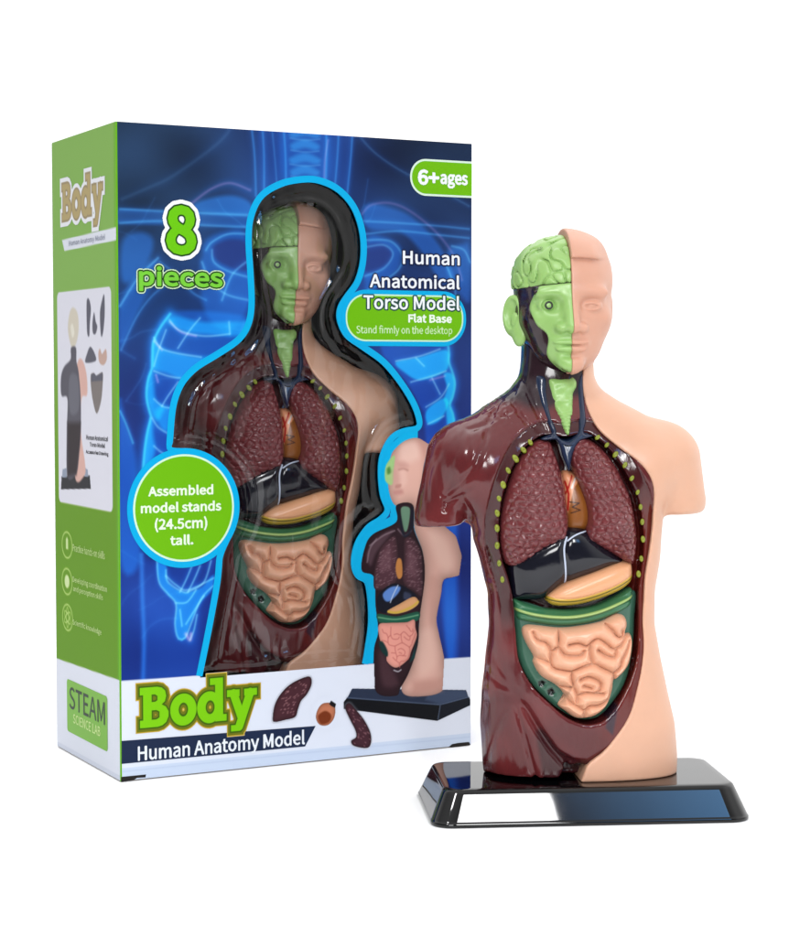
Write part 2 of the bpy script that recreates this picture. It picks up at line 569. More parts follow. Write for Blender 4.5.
def heart_paint(V):
    x, z = V[:, 0], V[:, 2]
    c = np.tile(lin((150, 88, 34)), (len(V), 1))

    def lay(pts, rgb, soft=0.3):
        nonlocal c
        w = (1 - sstep(-soft, soft, sdpoly(x, z, PP(pts, -20))))[:, None]
        c = c * (1 - w) + lin(rgb) * w

    def line(pts, w_, rgb):
        nonlocal c
        w = (1 - sstep(w_ * 0.6, w_, sdpoly(x, z, PP(pts, -20), closed=False)))[:, None]
        c = c * (1 - w) + lin(rgb) * w
    lay([(560, 470), (585, 470), (580, 481), (574, 488), (571, 500), (568, 514), (560, 520)], (238, 160, 118))
    line([(566, 482), (569, 494), (568, 510)], 0.5, (190, 40, 30))
    line([(573, 476), (568, 490), (564, 498)], 0.45, (190, 40, 30))
    line([(576, 479), (572, 488)], 0.5, (240, 225, 215))
    line([(570, 502), (579, 503), (572, 507), (580, 510), (571, 513)], 0.3, (60, 24, 10))
    return c


relief('heart', HEART, -20, M['organ'], lambda x, z, d: dome(d, 6, 7.0), e=11.0, n=160, rings=40, paint=heart_paint)

# liver with its white ligament
LIVER = [(512, 568), (520, 556), (535, 545), (552, 536), (566, 529), (580, 528), (592, 533), (606, 545), (622, 558), (626, 564), (612, 569.5), (597.5, 575.5),
         (584, 580), (575, 583), (566, 586), (560, 590.5), (553, 597), (545, 602), (530, 603), (516, 602), (513, 590)]
lobe = lambda x, z, d: dome(d, 9, 9.0, 2.2) - 0.9 * np.exp(-(sdpoly(x, z, PP([(566, 535), (563, 552), (568, 588)], -24), closed=False) / 1.3) ** 2)
liver = relief('liver', LIVER, -24, M['liver'], lobe, e=8.0, spine=[(536, 580), (598, 558)], n=240, rings=44)
LIVO = spline(PP(LIVER, -24), 240)


def strand(name, pts, y0, r, mat, surf, parent, lift=0.0, n=60, seg=10, taper=None):
    """round tube laid along a path on a surface"""
    C = spline(PP(pts, y0), n, False)
    y = surf(C[:, 0], C[:, 1]) + lift
    C3 = np.stack([C[:, 0], y, C[:, 1]], 1)
    t = np.gradient(C3, axis=0); t /= np.linalg.norm(t, axis=1)[:, None]
    u = np.cross(t, [0, 1, 0]); u /= np.linalg.norm(u, axis=1)[:, None]
    w = np.cross(t, u)
    rr = np.full(n, r) if taper is None else np.interp(np.linspace(0, 1, n), np.linspace(0, 1, len(taper)), np.array(taper) * r)
    an = np.arange(seg) * 2 * PI / seg
    V = (C3[:, None] + rr[:, None, None] * (np.cos(an)[None, :, None] * u[:, None] + np.sin(an)[None, :, None] * w[:, None])).reshape(-1, 3)
    i = np.arange(seg); j = (i + 1) % seg
    Q = np.concatenate([np.stack([k * seg + i, k * seg + j, (k + 1) * seg + j, (k + 1) * seg + i], 1) for k in range(n - 1)])
    V = np.concatenate([V, C3[:1], C3[-1:]])
    T = np.concatenate([np.stack([np.full(seg, n * seg), j, i], 1), np.stack([np.full(seg, n * seg + 1), (n - 1) * seg + i, (n - 1) * seg + j], 1)])
    return mesh_np(name, V, [Q, T], mat, parent)


lsurf = lambda x, z: front(x, z) + 8.0 - lobe(x, z, -np.minimum(sdpoly(x, z, LIVO), 0))
strand('ligament', [(567, 537), (564, 549), (565.5, 566), (567.5, 584)], -24, 0.42, M['white'], lsurf, liver)
strand('ligament', [(567, 541), (573, 536.5), (580, 533.5), (587, 532)], -24, 0.35, M['white'], lsurf, liver)

# stomach with its yellow lower edge
STOM = [(634, 564), (637, 572), (637, 581), (632, 588), (620, 595), (597.5, 603), (577.5, 607.5), (558, 608), (549, 602), (551, 595), (562, 587), (580, 578), (600, 570), (620, 563.5)]
BAND = [(548, 600), (560, 602.5), (578, 602), (598, 597), (618, 589), (638, 578)]


def stom_paint(V):
    x, z = V[:, 0], V[:, 2]
    c = np.tile(lin((244, 178, 132)), (len(V), 1))
    low = spline(PP(BAND, -24), 60, False)
    zi = np.interp(x, low[:, 0], low[:, 1])
    w = sstep(1.3, 0.9, z - zi)[:, None]
    c = c * (1 - w) + lin((212, 174, 60)) * w
    w = (1 - sstep(0.25, 0.42, np.abs(z - zi + 0.1)))[:, None] * 0.85
    c = c * (1 - w) + lin((84, 80, 26)) * w
    return c


def stom_h(x, z, d):
    low = spline(PP(BAND, -24), 60, False)
    zi = np.interp(x, low[:, 0], low[:, 1])
    return dome(d, 6.5, 8.5) - 0.5 * np.exp(-((z - zi - 1.2) / 0.45) ** 2) - 0.35 * np.exp(-((z - zi + 0.1) / 0.35) ** 2)


relief('stomach', STOM, -24, M['organ'], stom_h, e=7.0, spine=[(565, 599), (595, 589), (624, 577)], n=240, rings=44, paint=stom_paint)

# abdominal lining, transverse colon, intestine
LIN = [(517, 603), (560, 612), (600, 608), (637, 592), (638.5, 620), (636, 655), (628, 685), (612, 708), (598, 720), (580, 721), (563, 713), (549, 702), (533, 685), (521, 661), (517.5, 632)]


def lin_paint(V):
    x, z = V[:, 0], V[:, 2]
    c = np.tile(lin((62, 108, 88)), (len(V), 1))
    for pts in ([(539, 683), (543, 681), (547, 683), (544, 688), (540, 688)], [(548, 691), (553, 688), (556, 693), (553, 697), (549, 696)]):
        w = (1 - sstep(-0.2, 0.2, sdpoly(x, z, PP(pts, -18))))[:, None]
        c = c * (1 - w) + lin((10, 22, 18)) * w
    return c


hole = PP([(543, 685)], -18)[0], PP([(552, 693)], -18)[0]
relief('abdominal_lining', LIN, -19, M['teal'], lambda x, z, d: dome(d, 3.0, 2.2) - 0.9 * np.exp(-(np.hypot(x - hole[0][0], z - hole[0][1]) / 1.1) ** 2) - 0.9 * np.exp(-(np.hypot(x - hole[1][0], z - hole[1][1]) / 1.2) ** 2),
       e=6.2, spine=[(575, 620), (578, 680)], n=300, rings=70, paint=lin_paint)
COLON = [(517, 602), (530, 606), (550, 611), (575, 612), (600, 608), (620, 599), (636, 590.5), (637.5, 601), (634, 609.5), (620, 617), (600, 624), (578, 628), (560, 628.5), (540, 626.5), (522, 623), (518, 613)]
CMID = [(517, 611.5), (535, 616), (557, 618.5), (578, 618), (600, 613.5), (620, 606), (638, 598)]
cm = spline(PP(CMID, -24), 80, False)


def colon_h(x, z, d):
    zi = z - np.interp(x, cm[:, 0], cm[:, 1])
    return dome(d, 4.0, 5.6) + 0.7 * np.exp(-(zi / 0.7) ** 2) - 0.35 * np.exp(-((zi - 1.6) / 0.6) ** 2) - 0.4 * np.exp(-((zi + 1.5) / 0.6) ** 2) + 0.4 * np.exp(-((zi + 3.4) / 0.7) ** 2)


def colon_paint(V):
    x, z = V[:, 0], V[:, 2]
    zi = z - np.interp(x, cm[:, 0], cm[:, 1])
    c = np.tile(lin((62, 122, 84)), (len(V), 1))
    w = (1 - sstep(0.35, 0.75, np.abs(zi)))[:, None]
    c = c * (1 - w) + lin((168, 198, 116)) * w
    w = (1 - sstep(0.0, 0.5, np.abs(zi + 4.6)))[:, None] * 0.5
    c = c * (1 - w) + lin((150, 110, 60)) * w
    return c


relief('colon', COLON, -24, M['teal'], colon_h, e=6.5, spine=[(526, 614), (557, 619), (600, 615), (630, 603)], n=320, rings=50, paint=colon_paint)

INT = zoom([(62, 185), (95, 165), (160, 168), (290, 178), (420, 165), (540, 140), (590, 115), (640, 95), (690, 110), (708, 160), (695, 215), (728, 220), (742, 260), (738, 330), (722, 400), (690, 450), (640, 495), (622, 505),
            (612, 560), (590, 630), (560, 680), (500, 725), (440, 738), (380, 735), (320, 695), (275, 655), (315, 610), (290, 560), (240, 520), (185, 490), (150, 450), (125, 395), (128, 360), (95, 300), (65, 235)], 515, 600, 6.154)
GR = [[(275, 172), (272, 240), (270, 290)], [(270, 290), (285, 315), (310, 338), (360, 345), (405, 338), (425, 315)],
      [(335, 278), (390, 268), (440, 285), (460, 270), (505, 240), (550, 260), (600, 300), (625, 300)], [(460, 270), (462, 330), (480, 395)],
      [(225, 320), (250, 300), (270, 290)], [(225, 320), (222, 380), (240, 420), (300, 435), (350, 440), (400, 420), (480, 395), (540, 420), (610, 455)],
      [(515, 310), (560, 342), (610, 355), (622, 325), (625, 300), (660, 280), (695, 222)], [(605, 190), (625, 220), (650, 235), (670, 225), (672, 200)],
      [(560, 150), (590, 180), (605, 190)], [(118, 205), (140, 248), (190, 265), (215, 295), (225, 320)], [(120, 360), (170, 370), (222, 392)],
      [(350, 440), (352, 490), (365, 540), (385, 590), (380, 632)], [(405, 492), (450, 475), (500, 490), (530, 520), (520, 560), (490, 575)],
      [(425, 530), (470, 545)], [(385, 590), (430, 572), (490, 575), (545, 580)], [(610, 455), (620, 500), (605, 560), (585, 622)], [(285, 535), (355, 540)],
      [(312, 602), (360, 640), (395, 660), (430, 680), (460, 655), (520, 650), (587, 618)], [(430, 680), (433, 738)],
      [(610, 455), (650, 420), (665, 370), (690, 330), (718, 262)]]
GRL = [spline(PP(zoom(g, 515, 600, 6.154), -22), 26, False) for g in GR]


def int_h(x, z, d):
    dg = np.minimum.reduce([sdpoly(x, z, g, closed=False) for g in GRL] + [d * 1.0])
    return dome(d, 8, 4.0) + 4.6 * (1 - (1 - np.clip((dg + 0.02) / 3.3, 0, 1)) ** 1.75) ** (1 / 1.75) - 0.4


relief('intestine', INT, -22, M['intestine'], int_h, e=3.9, spine=[(582, 652), (582, 668)], n=420, rings=110, soft=False)

# green windpipe and navy vessels of the neck
LAR = zoom([(165, 120), (200, 108), (260, 115), (320, 105), (360, 97), (392, 130), (388, 180), (370, 220), (350, 310), (340, 400), (322, 440), (300, 545), (285, 568), (268, 550), (240, 470), (230, 430), (210, 390), (190, 300), (180, 250), (165, 170)], 530, 365, 8.15)
relief('larynx', LAR, -12, M['green'], lambda x, z, d: dome(d, 2.6, 2.6) + 0.22 * np.sin((z - P(565, 415, -12)[1]) * 4.2) * (z < P(565, 412, -12)[1]) - 0.2 * np.exp(-((z - P(565, 401, -12)[1]) / 0.5) ** 2) + 0.2 * waves((x, z * 0, z), 5, 4),
       e=1.2, spine=[(564, 388), (564.8, 424)], n=220, rings=26)
VEIN = zoom([(72, 85), (150, 105), (152, 250), (172, 420), (200, 520), (205, 565), (240, 600), (290, 612), (340, 585), (380, 540), (392, 440), (400, 300), (410, 130), (455, 60), (470, 120), (460, 300), (455, 440), (425, 540), (460, 560), (500, 572),
             (430, 600), (380, 625), (340, 690), (315, 760), (292, 860), (275, 820), (245, 740), (222, 650), (190, 605), (110, 612), (75, 600), (120, 575), (160, 555), (128, 440), (92, 300), (70, 180)], 530, 365, 8.15)
relief('neck_vein', VEIN, -14, M['navy'], lambda x, z, d: dome(d, 2.0, 2.2), e=1.3, spine=[(544, 390), (552, 430), (565, 446), (580, 430), (583, 390)], n=360, rings=14)

# rib ends round the chest opening
RIBS = [(504, 580.5, 5), (500.5, 564, 0), (498, 546, 0), (497.5, 528.5, 0), (497.5, 513, -5), (498.5, 498, -12), (502, 484, -20), (507, 470, -28), (515, 458.5, -38), (523.5, 450, -45), (530.5, 442.5, -40),
        (598, 437.5, 42), (607, 445, 45), (615.5, 454.5, 42), (624.5, 465, 35), (631, 478, 28), (637, 492, 18), (640.5, 507, 8), (642.5, 522, 0), (643.5, 539.5, -5), (642, 559, -8), (639.5, 574.5, -12)]
nu, nv_ = 20, 12
for i, (px, py, an) in enumerate(RIBS):
    x0, z0 = P(px, py, -19)
    y0 = float(front(x0, z0)) + 1.25
    th = np.arange(nu) * 2 * PI / nu
    ph = np.linspace(0.02, PI - 0.02, nv_)
    T_, Ph = np.meshgrid(th, ph, indexing='ij')
    ux = np.sin(Ph) * np.cos(T_) * 1.25; uz = np.sin(Ph) * np.sin(T_) * 1.95; uy = -np.cos(Ph) * 0.85
    uy = uy + 0.5 * np.exp(-(np.hypot(ux * 1.3, uz * 0.8) / 0.55) ** 2) * (uy < 0)
    A = math.radians(an) + random.uniform(-.15, .15)
    sc_ = random.uniform(0.72, 0.98) * (0.85 if i > 10 else 1.0)
    V = np.stack([x0 + sc_ * (ux * math.cos(A) + uz * math.sin(A)), y0 + uy, z0 + sc_ * (-ux * math.sin(A) + uz * math.cos(A))], -1).reshape(-1, 3)
    ii = np.arange(nu); jj = (ii + 1) % nu
    Q = np.concatenate([np.stack([ii * nv_ + k, jj * nv_ + k, jj * nv_ + k + 1, ii * nv_ + k + 1], 1) for k in range(nv_ - 1)])
    mesh_np('rib_end', V, Q, M['rib'], model)
# ---------- head
HO = np.array([*P(562, 300, 2)])          # x, z of the head centre
hx0, hz0 = HO
HH = 0.42
hx = np.arange(-27, 27, HH, dtype=F4); hy = np.arange(-32, 34, HH, dtype=F4); hz = np.arange(-36, 33, HH, dtype=F4)
X, Y, Z = np.meshgrid(hx, hy, hz, indexing='ij', sparse=True)


def ellp(c, r, rot=0.0):
    x, y, z = X - c[0], Y - c[1], Z - c[2]
    if rot:
        ca, sa = math.cos(rot), math.sin(rot)
        x, y = x * ca + y * sa, -x * sa + y * ca
    k0 = np.sqrt((x / r[0]) ** 2 + (y / r[1]) ** 2 + (z / r[2]) ** 2)
    k1 = np.sqrt((x / r[0] ** 2) ** 2 + (y / r[1] ** 2) ** 2 + (z / r[2] ** 2) ** 2) + 1e-6
    return (k0 * (k0 - 1) / k1).astype(F4)


def cap(pa, pb, ra, rb):
    pa = np.array(pa, float); pb = np.array(pb, float); d = pb - pa
    t = np.clip(((X - pa[0]) * d[0] + (Y - pa[1]) * d[1] + (Z - pa[2]) * d[2]) / (d @ d), 0, 1)
    return (np.sqrt((X - pa[0] - t * d[0]) ** 2 + (Y - pa[1] - t * d[1]) ** 2 + (Z - pa[2] - t * d[2]) ** 2) - (ra + (rb - ra) * t)).astype(F4)


def both(f, c, *a):
    return np.minimum(f((c[0], c[1], c[2]), *a), f((-c[0], c[1], c[2]), *a))


CR = smin(ellp((0, 4, 7.5), (21.2, 25, 19.6)), ellp((0, 5, 12.5), (19.7, 21.8, 13.4)), 3)
HD = smin(CR, ellp((0, -4, -8), (18.3, 17.2, 20)), 4)
HD = smin(HD, ellp((0, 4, -6), (20.8, 17, 19)), 4)
HD = smin(HD, ellp((0, 7, -22), (15.0, 13, 14)), 4)
HD = smin(HD, ellp((0, -8, -20), (12.8, 12.5, 10.5)), 5)
HD = smin(HD, both(ellp, (13.5, -8, -8), (4.5, 8, 5)), 4)                    # cheekbones
HD = smin(HD, ellp((0, -19, -26.5), (5.5, 4.2, 4.6)), 3.5)                   # chin
HD = smin(HD, both(ellp, (7.5, -16.6, 2.4), (8.0, 3.0, 2.2)), 5.0)               # brows
HD = smax(HD, -both(ellp, (8.6, -22.8, -2.7), (5.8, 5.6, 3.7)), 2.2)         # sockets
HD = smin(HD, both(ellp, (8.6, -16.0, -3.1), (4.9, 3.9, 3.1)), 0.7)
HD = smax(HD, -both(ellp, (8.6, -20.4, -3.3), (3.7, 2.4, 1.15)), 0.35)
HD = smin(HD, both(ellp, (8.6, -15.2, -3.2), (3.4, 3.85, 2.8)), 0.15)          # lids
nose = cap((0, -19.0, 0.5), (0, -23.8, -11.3), 2.5, 3.2)
nose = smin(nose, both(ellp, (4.0, -22.0, -12.2), (2.7, 3.0, 2.2)), 1.4)
HD = smin(HD, nose, 3.0)
HD = smax(HD, -both(ellp, (2.4, -23.6, -14.4), (1.2, 1.3, 0.8)), 0.6)
HD = smin(HD, ellp((0, -18.8, -17.6), (7.5, 3.0, 3.6)), 2.0)
HD = smin(HD, ellp((0, -20.6, -17.9), (7.4, 2.2, 1.35)), 0.7)                # lips
HD = smin(HD, ellp((0, -20.2, -20.6), (6.4, 2.2, 1.7)), 0.6)
HD = smax(HD, -ellp((0, -22.9, -19.2), (7.4, 2.2, 0.35)), 0.5)
HD = smax(HD, -ellp((0, -22.4, -23.4), (5.0, 2.0, 1.0)), 1.5)
# right ear, close to the head
earR = smax(ellp((20.4, 5.0, -3.5), (1.7, 4.6, 7.2), math.radians(-14)), -ellp((22.0, 3.0, -3), (1.2, 3.0, 4.6), math.radians(-14)), 0.7)
# hair cap of the skin half
hl = np.where(Y < -4, 16.4 - 0.05 * np.abs(X - 3), 16.4 - 0.9 * (Y + 4))
hth = 2.6 - 2.5 * sstep(9, 17, X) * sstep(27, 15, Z)
hair = smax(CR - hth, hl - Z, 1.8)
hair = smax(hair, ellp((0, 4, 7), (30, 40, 40)), 1)
SKH = smin(smin(HD, earR, 0.6), hair, 0.5)
SKH = smax(SKH, -(X - 0.0), 0.15 + 0.9 * sstep(14, 20, Z))
SKH = smax(SKH, 0.0 * Z - Z - 34, 0.5)


def head_mesh(name, Fd, mat, **k):
    V, Q = snet(Fd.astype(F4), (hx[0], hy[0], hz[0]), HH)
    V = V + np.array([hx0, 0, hz0])
    if 'colf' in k:
        k['col'] = k.pop('colf')(V)
    return mesh_np(name, V, Q, mat, model, **k)


head_mesh('skin_head_half', SKH, M['head_skin'])
# dark muscle under the green half
sideL = X + 0.0
DK = smax(HD + 0.9, sideL, 0.4)
zbr = 6.2 + 0.10 * X
DK = smax(DK, Z - zbr - 0.6, 0.8)
DK = smax(DK, -ellp((-8.9, -16.5, -2.9), (5.0, 6.0, 4.4)), 0.4)
head_mesh('muscle_head_half', DK, M['muscle'], colf=lambda V: np.tile(lin((46, 25, 33)), (len(V), 1)))
# green face plate
GXh, GZh = np.meshgrid(hx + hx0, hz + hz0, indexing='ij')
GP = [(511, 281.5), (566, 272), (600, 270), (600, 372), (569, 372.5), (562, 371.5), (555, 368), (546.5, 361), (542.5, 353), (543.5, 340), (541, 333), (533.5, 326.5), (529, 318), (527, 309), (530.5, 297), (534.5, 287), (533, 279), (522, 279.5), (512, 284)]
PL = sdpoly(GXh, GZh, spline(PP(GP, -5), 160))
FP_ = smax(HD + 0.02, PL[:, None, :], 0.7)
FP_ = smax(FP_, sideL + 0.05, 0.12)
FP_ = smax(FP_, Z - zbr, 0.6)
FP_ = smax(FP_, Y - 2, 0.6)
FP_ = smin(FP_, ellp((-8.9, -13.2, -2.9), (4.4, 4.6, 3.8)), 0.4)
eyeb = ellp((-8.9, -15.2, -2.9), (3.2, 3.4, 3.0))
FP_ = smax(FP_, -ellp((-8.9, -19.6, -2.9), (3.6, 3.2, 3.0)), 0.7)
head_mesh('face_plate', FP_, M['green'])
head_mesh('eyeball', eyeb, M['green'])
# brain
nB = waves((X, Y, Z), 8.0, 42, 26)
gy_ = np.exp(-(nB / 0.30) ** 2)
BR = smax(CR + 0.2 + 1.3 * gy_, sideL + 0.1, 0.5)
BR = smax(BR, zbr - Z + 0.1, 0.9)
head_mesh('brain', BR, M['green'])
# left ear, flared
A = math.radians(40)
ear = ellp((-20.6, 1.5, -6.6), (2.3, 5.6, 8.8), A)
ear = smin(ear, ellp((-18.4, -1.5, -15), (1.8, 3.4, 4.5), A), 2.0)
ear = smax(ear, -ellp((-22.1, 0.3, -5.6), (2.6, 3.9, 6.4), A), 0.6)
ear = smin(ear, ellp((-20.2, 0.2, -8.5), (1.1, 2.0, 3.4), A), 0.8)
head_mesh('ear', ear, M['green'])
del HD, CR, SKH, DK, FP_, BR, ear, nB, gy_, hair, nose
# ring of the iris
t = np.arange(40) * 2 * PI / 40; u = np.arange(10) * 2 * PI / 10
T_, U_ = np.meshgrid(t, u, indexing='ij')
R0, r0 = 1.35, 0.38
ex, ey, ez = -8.9, -15.2 - 3.3, -2.9
V = np.stack([hx0 + ex + (R0 + r0 * np.cos(U_)) * np.cos(T_), ey + 0.10 + r0 * 0.6 * np.sin(U_) + 0 * T_, hz0 + ez + (R0 + r0 * np.cos(U_)) * np.sin(T_)], -1).reshape(-1, 3)
i = np.arange(40); j = (i + 1) % 40
Q = np.concatenate([np.stack([i * 10 + k, j * 10 + k, j * 10 + (k + 1) % 10, i * 10 + (k + 1) % 10], 1) for k in range(10)])
mesh_np('iris_ring', V, Q, M['ring'], model)

# ---------- stand: bevelled frustum with rounded corners


def rrect(w, d, r, n=8):
    pts = []
    for (sx, sy, a0) in ((1, 1, 0), (-1, 1, 90), (-1, -1, 180), (1, -1, 270)):
        for k in [-0.5] + list(range(n + 1)) + [n + 0.5]:
            an = math.radians(a0 + 90 * np.clip(k, 0, n) / n)
            if k < 0 or k > n:
                e_ = (k > n) * 1.0
                t_ = math.radians(a0 + 90 * e_)
                dx, dy = (math.sin(t_), -math.cos(t_)) if k < 0 else (-math.sin(t_), math.cos(t_))
                pts.append((sx * (w / 2 - r) + r * math.cos(t_) + 1.2 * dx, sy * (d / 2 - r) + r * math.sin(t_) + 1.2 * dy))
                continue
            pts.append((sx * (w / 2 - r) + r * math.cos(an), sy * (d / 2 - r) + r * math.sin(an)))
    return np.array(pts)


prof = [(65.4, 34.1, 0.0, 8.6), (65.8, 34.5, 0.5, 8.6), (65.8, 34.5, 1.6, 8.6), (65.6, 34.2, 1.9, 8.6), (65.2, 33.9, 2.6, 8.5), (60.9, 29.4, 12.6, 7.4), (60.6, 29.1, 13.2, 7.3), (60.2, 28.7, 13.9, 7.2), (59.6, 28.1, 14.35, 6.8), (58.8, 27.3, 14.5, 6.4), (56.5, 25.0, 14.5, 5)]
L_ = [np.column_stack([rrect(2 * w, 2 * d, r), np.full(44, z)]) for w, d, z, r in prof]
nn = 44
V = np.concatenate(L_ + [np.array([[0, 0, 14.5], [0, 0, 0]])])
i = np.arange(nn); j = (i + 1) % nn
Q = np.concatenate([np.stack([k * nn + i, k * nn + j, (k + 1) * nn + j, (k + 1) * nn + i], 1) for k in range(len(prof) - 1)])
m_ = len(prof)
T = np.concatenate([np.stack([(m_ - 1) * nn + i, (m_ - 1) * nn + j, np.full(nn, m_ * nn)], 1), np.stack([j, i, np.full(nn, m_ * nn + 1)], 1)])
st = mesh_np('stand', V, [Q, T], M['stand'], model, smooth=True)
# ================================================================== the box (local millimetres: x along the front, y into the box)
BYAW = math.radians(27.85)
BW, BD, BH = 180.8, 91.5, 293.5
G0 = np.array([-0.12503, 0.85184, 0.0])
BX = np.array([math.cos(BYAW), math.sin(BYAW), 0]); BY = np.array([-math.sin(BYAW), math.cos(BYAW), 0])
BO = G0 + BX * BW * 0.0005 + BY * BD * 0.0005
HW, HD_ = BW / 2, BD / 2


def FPt(px, py, y=None):
    """front panel: picture point -> (x, z)"""
    p0 = BO + BY * (-HD_ if y is None else y) * 0.001
    q = on_plane(px, py, p0, BY) - BO
    return np.dot(q, BX) * 1000, q[2] * 1000


def SPt(px, py):
    q = on_plane(px, py, BO - BX * HW * 0.001, BX) - BO
    return np.dot(q, BY) * 1000, q[2] * 1000


def FP(pts): return np.array([FPt(*p) for p in pts])
def SP(pts): return np.array([SPt(*p) for p in pts])


box = empty('packaging_box', BO, BYAW)
tag(box, 'tall printed carton with green side, blue skeleton front and a body shaped clear window', 'box')

_ink = {}


def ink(rgb, rough=0.38):
    k = (tuple(rgb), rough)
    if k not in _ink:
        _ink[k] = plastic('printing_ink', rgb, rough, spec=0.12)
    return _ink[k]


M['card'] = plastic('white_card', (226, 230, 240), 0.4, spec=0.35, mott=0.01)
M['kraft'] = plastic('card_edge', (150, 140, 126), 0.8)
M['tray'] = plastic('dark_tray', (26, 25, 27), 0.5)


def box_mesh(name, lo, hi, mat, parent):
    x0, y0, z0 = lo; x1, y1, z1 = hi
    V = np.array([(x, y, z) for z in (z0, z1) for y in (y0, y1) for x in (x0, x1)], float)
    Q = np.array([[0, 2, 3, 1], [4, 5, 7, 6], [0, 1, 5, 4], [2, 6, 7, 3], [0, 4, 6, 2], [1, 3, 7, 5]])
    return mesh_np(name, V, Q, mat, parent, smooth=False)


class Print:
    """a flat printed sheet: colours laid down in sRGB on a fine grid of points"""

    def __init__(s, a0, a1, b0, b1, res, conv, base=(255, 255, 255)):
        s.na = int(round((a1 - a0) / res)) + 1; s.nb = int(round((b1 - b0) / res)) + 1
        s.a, s.b = np.meshgrid(np.linspace(a0, a1, s.na), np.linspace(b0, b1, s.nb), indexing='ij')
        s.c = np.tile(np.array(base, F4), (s.na, s.nb, 1))
        s.res = res; s.conv = conv

    def _box(s, pts, pad):
        lo = pts.min(0) - pad; hi = pts.max(0) + pad
        i0, i1 = np.searchsorted(s.a[:, 0], [lo[0], hi[0]]); j0, j1 = np.searchsorted(s.b[0], [lo[1], hi[1]])
        return slice(max(i0 - 1, 0), i1 + 1), slice(max(j0 - 1, 0), j1 + 1)

    def _mix(s, sl, w, rgb, mode):
        w = w[..., None]
        rgb = np.array(rgb, F4)
        if mode == 'screen':
            s.c[sl] = 255 - (255 - s.c[sl]) * (1 - w * rgb / 255)
        else:
            s.c[sl] = s.c[sl] * (1 - w) + rgb * w

    def fill(s, pts, rgb, alpha=1.0, soft=None, smooth=0, mode='mix', raw=False, grow=0.0, shade=0.0, R=4.0):
        p = np.asarray(pts, float) if raw else s.conv(pts)
        if smooth: p = spline(p, smooth)
        soft = soft or s.res * 0.5
        sl = s._box(p, soft + grow + 1)
        d = sdpoly(s.a[sl], s.b[sl], p) - grow
        w = alpha * (1 - sstep(-soft, soft, d))
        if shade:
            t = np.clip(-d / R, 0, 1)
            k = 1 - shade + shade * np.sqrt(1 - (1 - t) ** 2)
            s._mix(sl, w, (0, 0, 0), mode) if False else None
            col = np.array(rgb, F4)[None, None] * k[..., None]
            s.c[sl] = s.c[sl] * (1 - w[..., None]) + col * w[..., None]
        else:
            s._mix(sl, w, rgb, mode)

    def line(s, pts, rgb, w=0.6, alpha=1.0, closed=False, smooth=40, mode='mix', glow=True, raw=False):
        p = np.asarray(pts, float) if raw else s.conv(pts)
        if smooth: p = spline(p, smooth, closed)
        sl = s._box(p, w * 3 + 0.5)
        d = np.abs(sdpoly(s.a[sl], s.b[sl], p, closed))
        k = np.exp(-(d / w) ** 2) if glow else 1 - sstep(w - s.res * 0.5, w + s.res * 0.5, d)
        s._mix(sl, k * alpha, rgb, mode)

    def build(s, name, to3, parent, keep=None, mat=None, label=None):
        idx = np.arange(s.na * s.nb).reshape(s.na, s.nb)
        Q = np.stack([idx[:-1, :-1], idx[1:, :-1], idx[1:, 1:], idx[:-1, 1:]], -1).reshape(-1, 4)
        A, B_ = s.a.ravel(), s.b.ravel()
        if keep is not None:
            k = keep(s.a, s.b)
            k4 = (k[:-1, :-1] & k[1:, :-1] & k[1:, 1:] & k[:-1, 1:]).ravel()
            Q = Q[k4]
        V = to3(A, B_)
        used = np.unique(Q)
        mp = np.full(len(V), -1, np.int64); mp[used] = np.arange(len(used))
        v0 = V[mp >= 0]
        o = mesh_np(name, v0, mp[Q], mat or M['ink'], parent, smooth=False, col=lin(np.clip(s.c.reshape(-1, 3)[used], 0, 255)))
        if label: o['label'] = label
        return o


front3 = lambda off: (lambda a, b: np.stack([a, np.full_like(a, -HD_ - off), b], -1))
side3 = lambda off: (lambda a, b: np.stack([np.full_like(a, -HW - off), a, b], -1))

# ---------- window outline (front panel)
CIR = (184.0, 508.0)
cc = FPt(*CIR)
cr = (FPt(234, 508)[0] - FPt(134, 508)[0]) / 2
ring = [(cc[0] + (cr + 1.6) * math.cos(t), cc[1] + (cr + 1.6) * math.sin(t)) for t in np.radians(np.arange(-42, 93, 6.0))]
WTOP = [(168.5, 452), (170, 438), (171.5, 418), (174, 402), (179.5, 387), (187, 376), (198, 366), (216, 355), (238, 340), (248, 325), (251.5, 305), (250.5, 275), (248.5, 240), (251, 216), (261, 196),
        (280, 184), (300, 179.5), (318, 180), (338, 189), (354, 207), (362.5, 232), (363.5, 258), (358, 281), (347, 297), (340.5, 308), (340, 320), (347, 335), (362, 346), (384, 362), (402, 384), (415, 406), (420, 424),
        (416, 429), (405, 431), (393, 437), (384, 452), (381, 470), (383, 495), (388, 510), (380, 520), (369, 527), (358, 543), (354, 562), (358, 576), (368, 583), (371.5, 618), (368, 648), (365, 665)]
WBL = [(199, 677), (205, 648), (212, 612), (217.5, 580), (219.5, 556)]
wa = spline(FP(WTOP), 420, False)
wb = spline(FP(WBL), 60, False)
zband = lambda x: np.interp(x, [-HW, HW], [FPt(121, 681)[1], FPt(471, 657)[1]])
ZB = zband(0)
bot = np.array([(wa[-1][0], ZB - 1.0), (wb[0][0], ZB - 1.0)])
WIN = np.concatenate([wb, np.array(ring), wa, bot])
WINc = WIN[:-2]                                   # the part edged in cyan

# ---------- front print
fr_ = Print(-HW + 0.7, HW - 0.2, 0.6, BH - 0.05, 0.42, FP)
A_, Bv = fr_.a, fr_.b
u = (A_ + HW) / BW; v = Bv / BH


